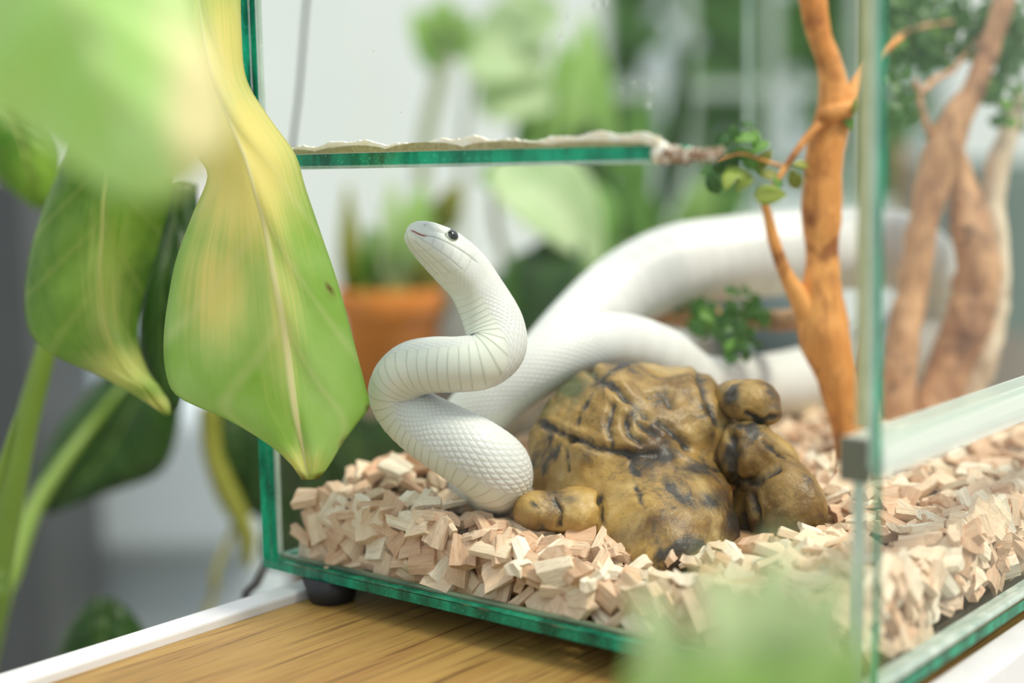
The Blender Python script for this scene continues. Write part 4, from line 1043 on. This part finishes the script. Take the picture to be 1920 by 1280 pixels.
# dark leaved plant in front of the window
sc_ = at(1180, 752, 1.75); sc_[2] = BZ
pd_ = empty('potted_plant', sc_); tag(pd_, 'green potted plant with long upright leaves before the window', 'plant')
pot(pd_, sc_, .06, .12, M['pot_grey'])
st = sc_+np.array([0, 0, .11])
for bx, by, tx, ty, w, mt in ((1000, 420, 985, 130, .045, 'leaf_mid'), (1040, 420, 1055, 60, .05, 'leaf_light'), (1100, 480, 1085, 150, .05, 'leaf_dark'), (1090, 420, 1100, 20, .07, 'leaf_light'), (1170, 480, 1200, 180, .045, 'leaf_mid'), (1240, 420, 1290, 60, .03, 'leaf_dark'), (1230, 480, 1180, 330, .05, 'leaf_mid'), (1280, 460, 1330, 330, .05, 'leaf_light'), (1310, 440, 1400, 350, .05, 'leaf_mid'), (1150, 480, 1120, 330, .05, 'leaf_dark')):
    blade('leaf', at(bx, by, 1.75), at(tx, ty, 1.73), w, cdir((.1, .2, 1)), M[mt], pd_, curl=.06)
    tube('stem', [st+RT*rf.uniform(-.02, .02), (st+at(bx, by, 1.75))/2+RT*.01, at(bx, by, 1.75)], [.004, .0035, .003], M['stem_green'], pd_, n=12, nu=6)
# low dark bush behind the left pane
dc = at(640, 1000, 1.0); dc = np.array([dc[0], dc[1], FLOOR])
du = empty('floor_plant', dc); tag(du, 'dark green leafy plant standing low behind the terrarium\'s left pane', 'plant')
pot(du, dc, .10, .20, M['pot_grey'])
dt = dc+np.array([0, 0, .18])
for bx, by, tx, ty, w in ((640, 1000, 560, 800, .09), (660, 1000, 660, 770, .10), (700, 1000, 760, 760, .10), (720, 1000, 840, 800, .10), (620, 1020, 520, 900, .08), (640, 1010, 600, 880, .09), (690, 1010, 720, 880, .10), (740, 1010, 830, 900, .09), (700, 1010, 880, 830, .07)):
    blade('leaf', at(bx, by, 1.02), at(tx, ty, .99+rf.uniform(-.02, .03)), w, cdir((rf.uniform(-.5, .5), .3, 1)), M['leaf_dark'], du, curl=.1, nr=16, nc=5)
    tube('stem', [dt, (dt+at(bx, by, 1.02))/2+RT*.01, at(bx, by, 1.02)], [.004, .004, .003], M['stem_dark'], du, n=12, nu=6)
# slate vase
vc = at(1425, 752, 1.45); vc[2] = BZ
lathe_v = lathe('vase', [(.001, 0), (.03, 0), (.045, .03), (.052, .07), (.044, .11), (.028, .135), (.026, .15), (.022, .15), (.022, .13), (.001, .12)], vc, M['pot_grey']); tag(lathe_v, 'rounded slate grey vase on the bench behind the branch', 'vase')
# wooden post and dark cabinet far right
M['post'] = simple('brown_wood', (.26, .12, .04), .6)
a0 = at(1692, 272, 2.0); a1 = at(1692, 470, 2.0)
easel = tube('wooden_post', [np.array([a0[0], a0[1], FLOOR]), np.array([a0[0], a0[1], -.2]), a1, a0], .0085, M['post'], n=20, nu=12); tag(easel, 'thin brown wooden post standing behind the twisted branch', 'post')
M['cabinet'] = simple('green_grey_cabinet', (.13, .19, .16), .5)
def arm(px, d): return (px-960)/FPX*d
cab = empty('cabinet', room(arm(2050, 2.2), 2.35, FLOOR)); tag(cab, 'dark green grey cabinet at the right behind the terrarium', 'cabinet')
cz = at(1900, 300, 2.2)[2]
rbox('cabinet_body', arm(1840, 2.2), arm(2600, 2.2), 2.2, 2.6, FLOOR+.06, cz, M['cabinet'], cab, .006)
for k in range(2): rbox('cabinet_door', arm(1846+k*376, 2.2), arm(2212+k*376, 2.2), 2.18, 2.199, FLOOR+.08, cz-.02, M['cabinet'], cab, .004)
rbox('plinth', arm(1860, 2.2), arm(2580, 2.2), 2.23, 2.58, FLOOR, FLOOR+.06, M['cabinet'], cab)
# armchair and dark console in the left background
t = NT('blue_grey_fabric'); n = t.noise(260, t.pos(), 3)
M['fabric'] = t.done(t.bsdf(t.mix(t.rng(n, .3, .7), (.44, .53, .58), (.52, .61, .66)), .9))
chair = empty('armchair', room(arm(180, 2.5), 2.7, FLOOR)); tag(chair, 'blurred blue grey armchair in the left background', 'armchair')
s0, s1 = arm(-260, 2.45), arm(500, 2.45)
zs = at(300, 1075, 2.4)[2]
rbox('backrest', s0, s1, 2.62, 2.80, FLOOR+.12, at(300, 560, 2.6)[2], M['fabric'], chair, .05, 5)
rbox('seat', s0+.02, s1-.02, 2.40, 2.66, zs, zs+.26, M['fabric'], chair, .04, 5)
rbox('base', s0+.03, s1-.03, 2.46, 2.72, FLOOR+.08, zs+.02, M['fabric'], chair, .01)
for a in (s0+.05, s1-.09):
    for d in (2.48, 2.70): rbox('leg', a, a+.04, d, d+.04, FLOOR, FLOOR+.09, M['bench'], chair)
con = empty('console', room(arm(-100, 2.0), 2.1, FLOOR)); tag(con, 'dark grey console at the far left behind the monstera', 'console')
M['console'] = simple('charcoal_laminate', (.045, .055, .06), .5)
c0, c1 = arm(-420, 2.0), arm(52, 2.0)
rbox('console_body', c0, c1, 2.0, 2.3, FLOOR+.05, at(0, 330, 2.0)[2], M['console'], con, .006)
rbox('plinth', c0+.02, c1-.02, 2.03, 2.28, FLOOR, FLOOR+.05, M['console'], con)
# shrub outside the window
for k, (a, z, n_) in enumerate(((.26, .55, 420), (.62, .60, 420), (.98, .50, 420))):
    sh = empty('garden_shrub', room(a, WD+.75, FLOOR)); tag(sh, ['garden shrub outside the left part of the window', 'garden shrub outside the middle of the window', 'garden shrub outside the right edge of the window'][k], 'shrub', 'shrubs outside the window')
    Vs, Fs, As = [], [], []
    for _ in range(n_):
        c = room(a+max(-.12, min(.12, rf.gauss(0, .08))), WD+.75+rf.gauss(0, .10), max(FLOOR+.1, rf.gauss(z, .38)))
        dv = np.array([rf.uniform(-1, 1), rf.uniform(-1, 1), rf.uniform(-.4, 1)]); dv /= np.linalg.norm(dv)
        v, f, al = blade_data(c, c+dv*np.array([.06, .06, .16]), .08, np.array([rf.uniform(-1, 1), -1, .6]), nr=5, nc=1); q = len(Vs); Vs += v; Fs += [tuple(i+q for i in ff) for ff in f]; As += al
    o = mesh_obj('foliage', Vs, Fs, M['leaf_mid'], sh, smooth=True, attrs={'lf': np.array(As)}); o['kind'] = 'stuff'
    tube('trunk', [room(a, WD+.75, FLOOR), room(a+.02, WD+.76, 0), room(a, WD+.75, z)], [.02, .016, .008], M['stem_dark'], sh, n=16, nu=8)
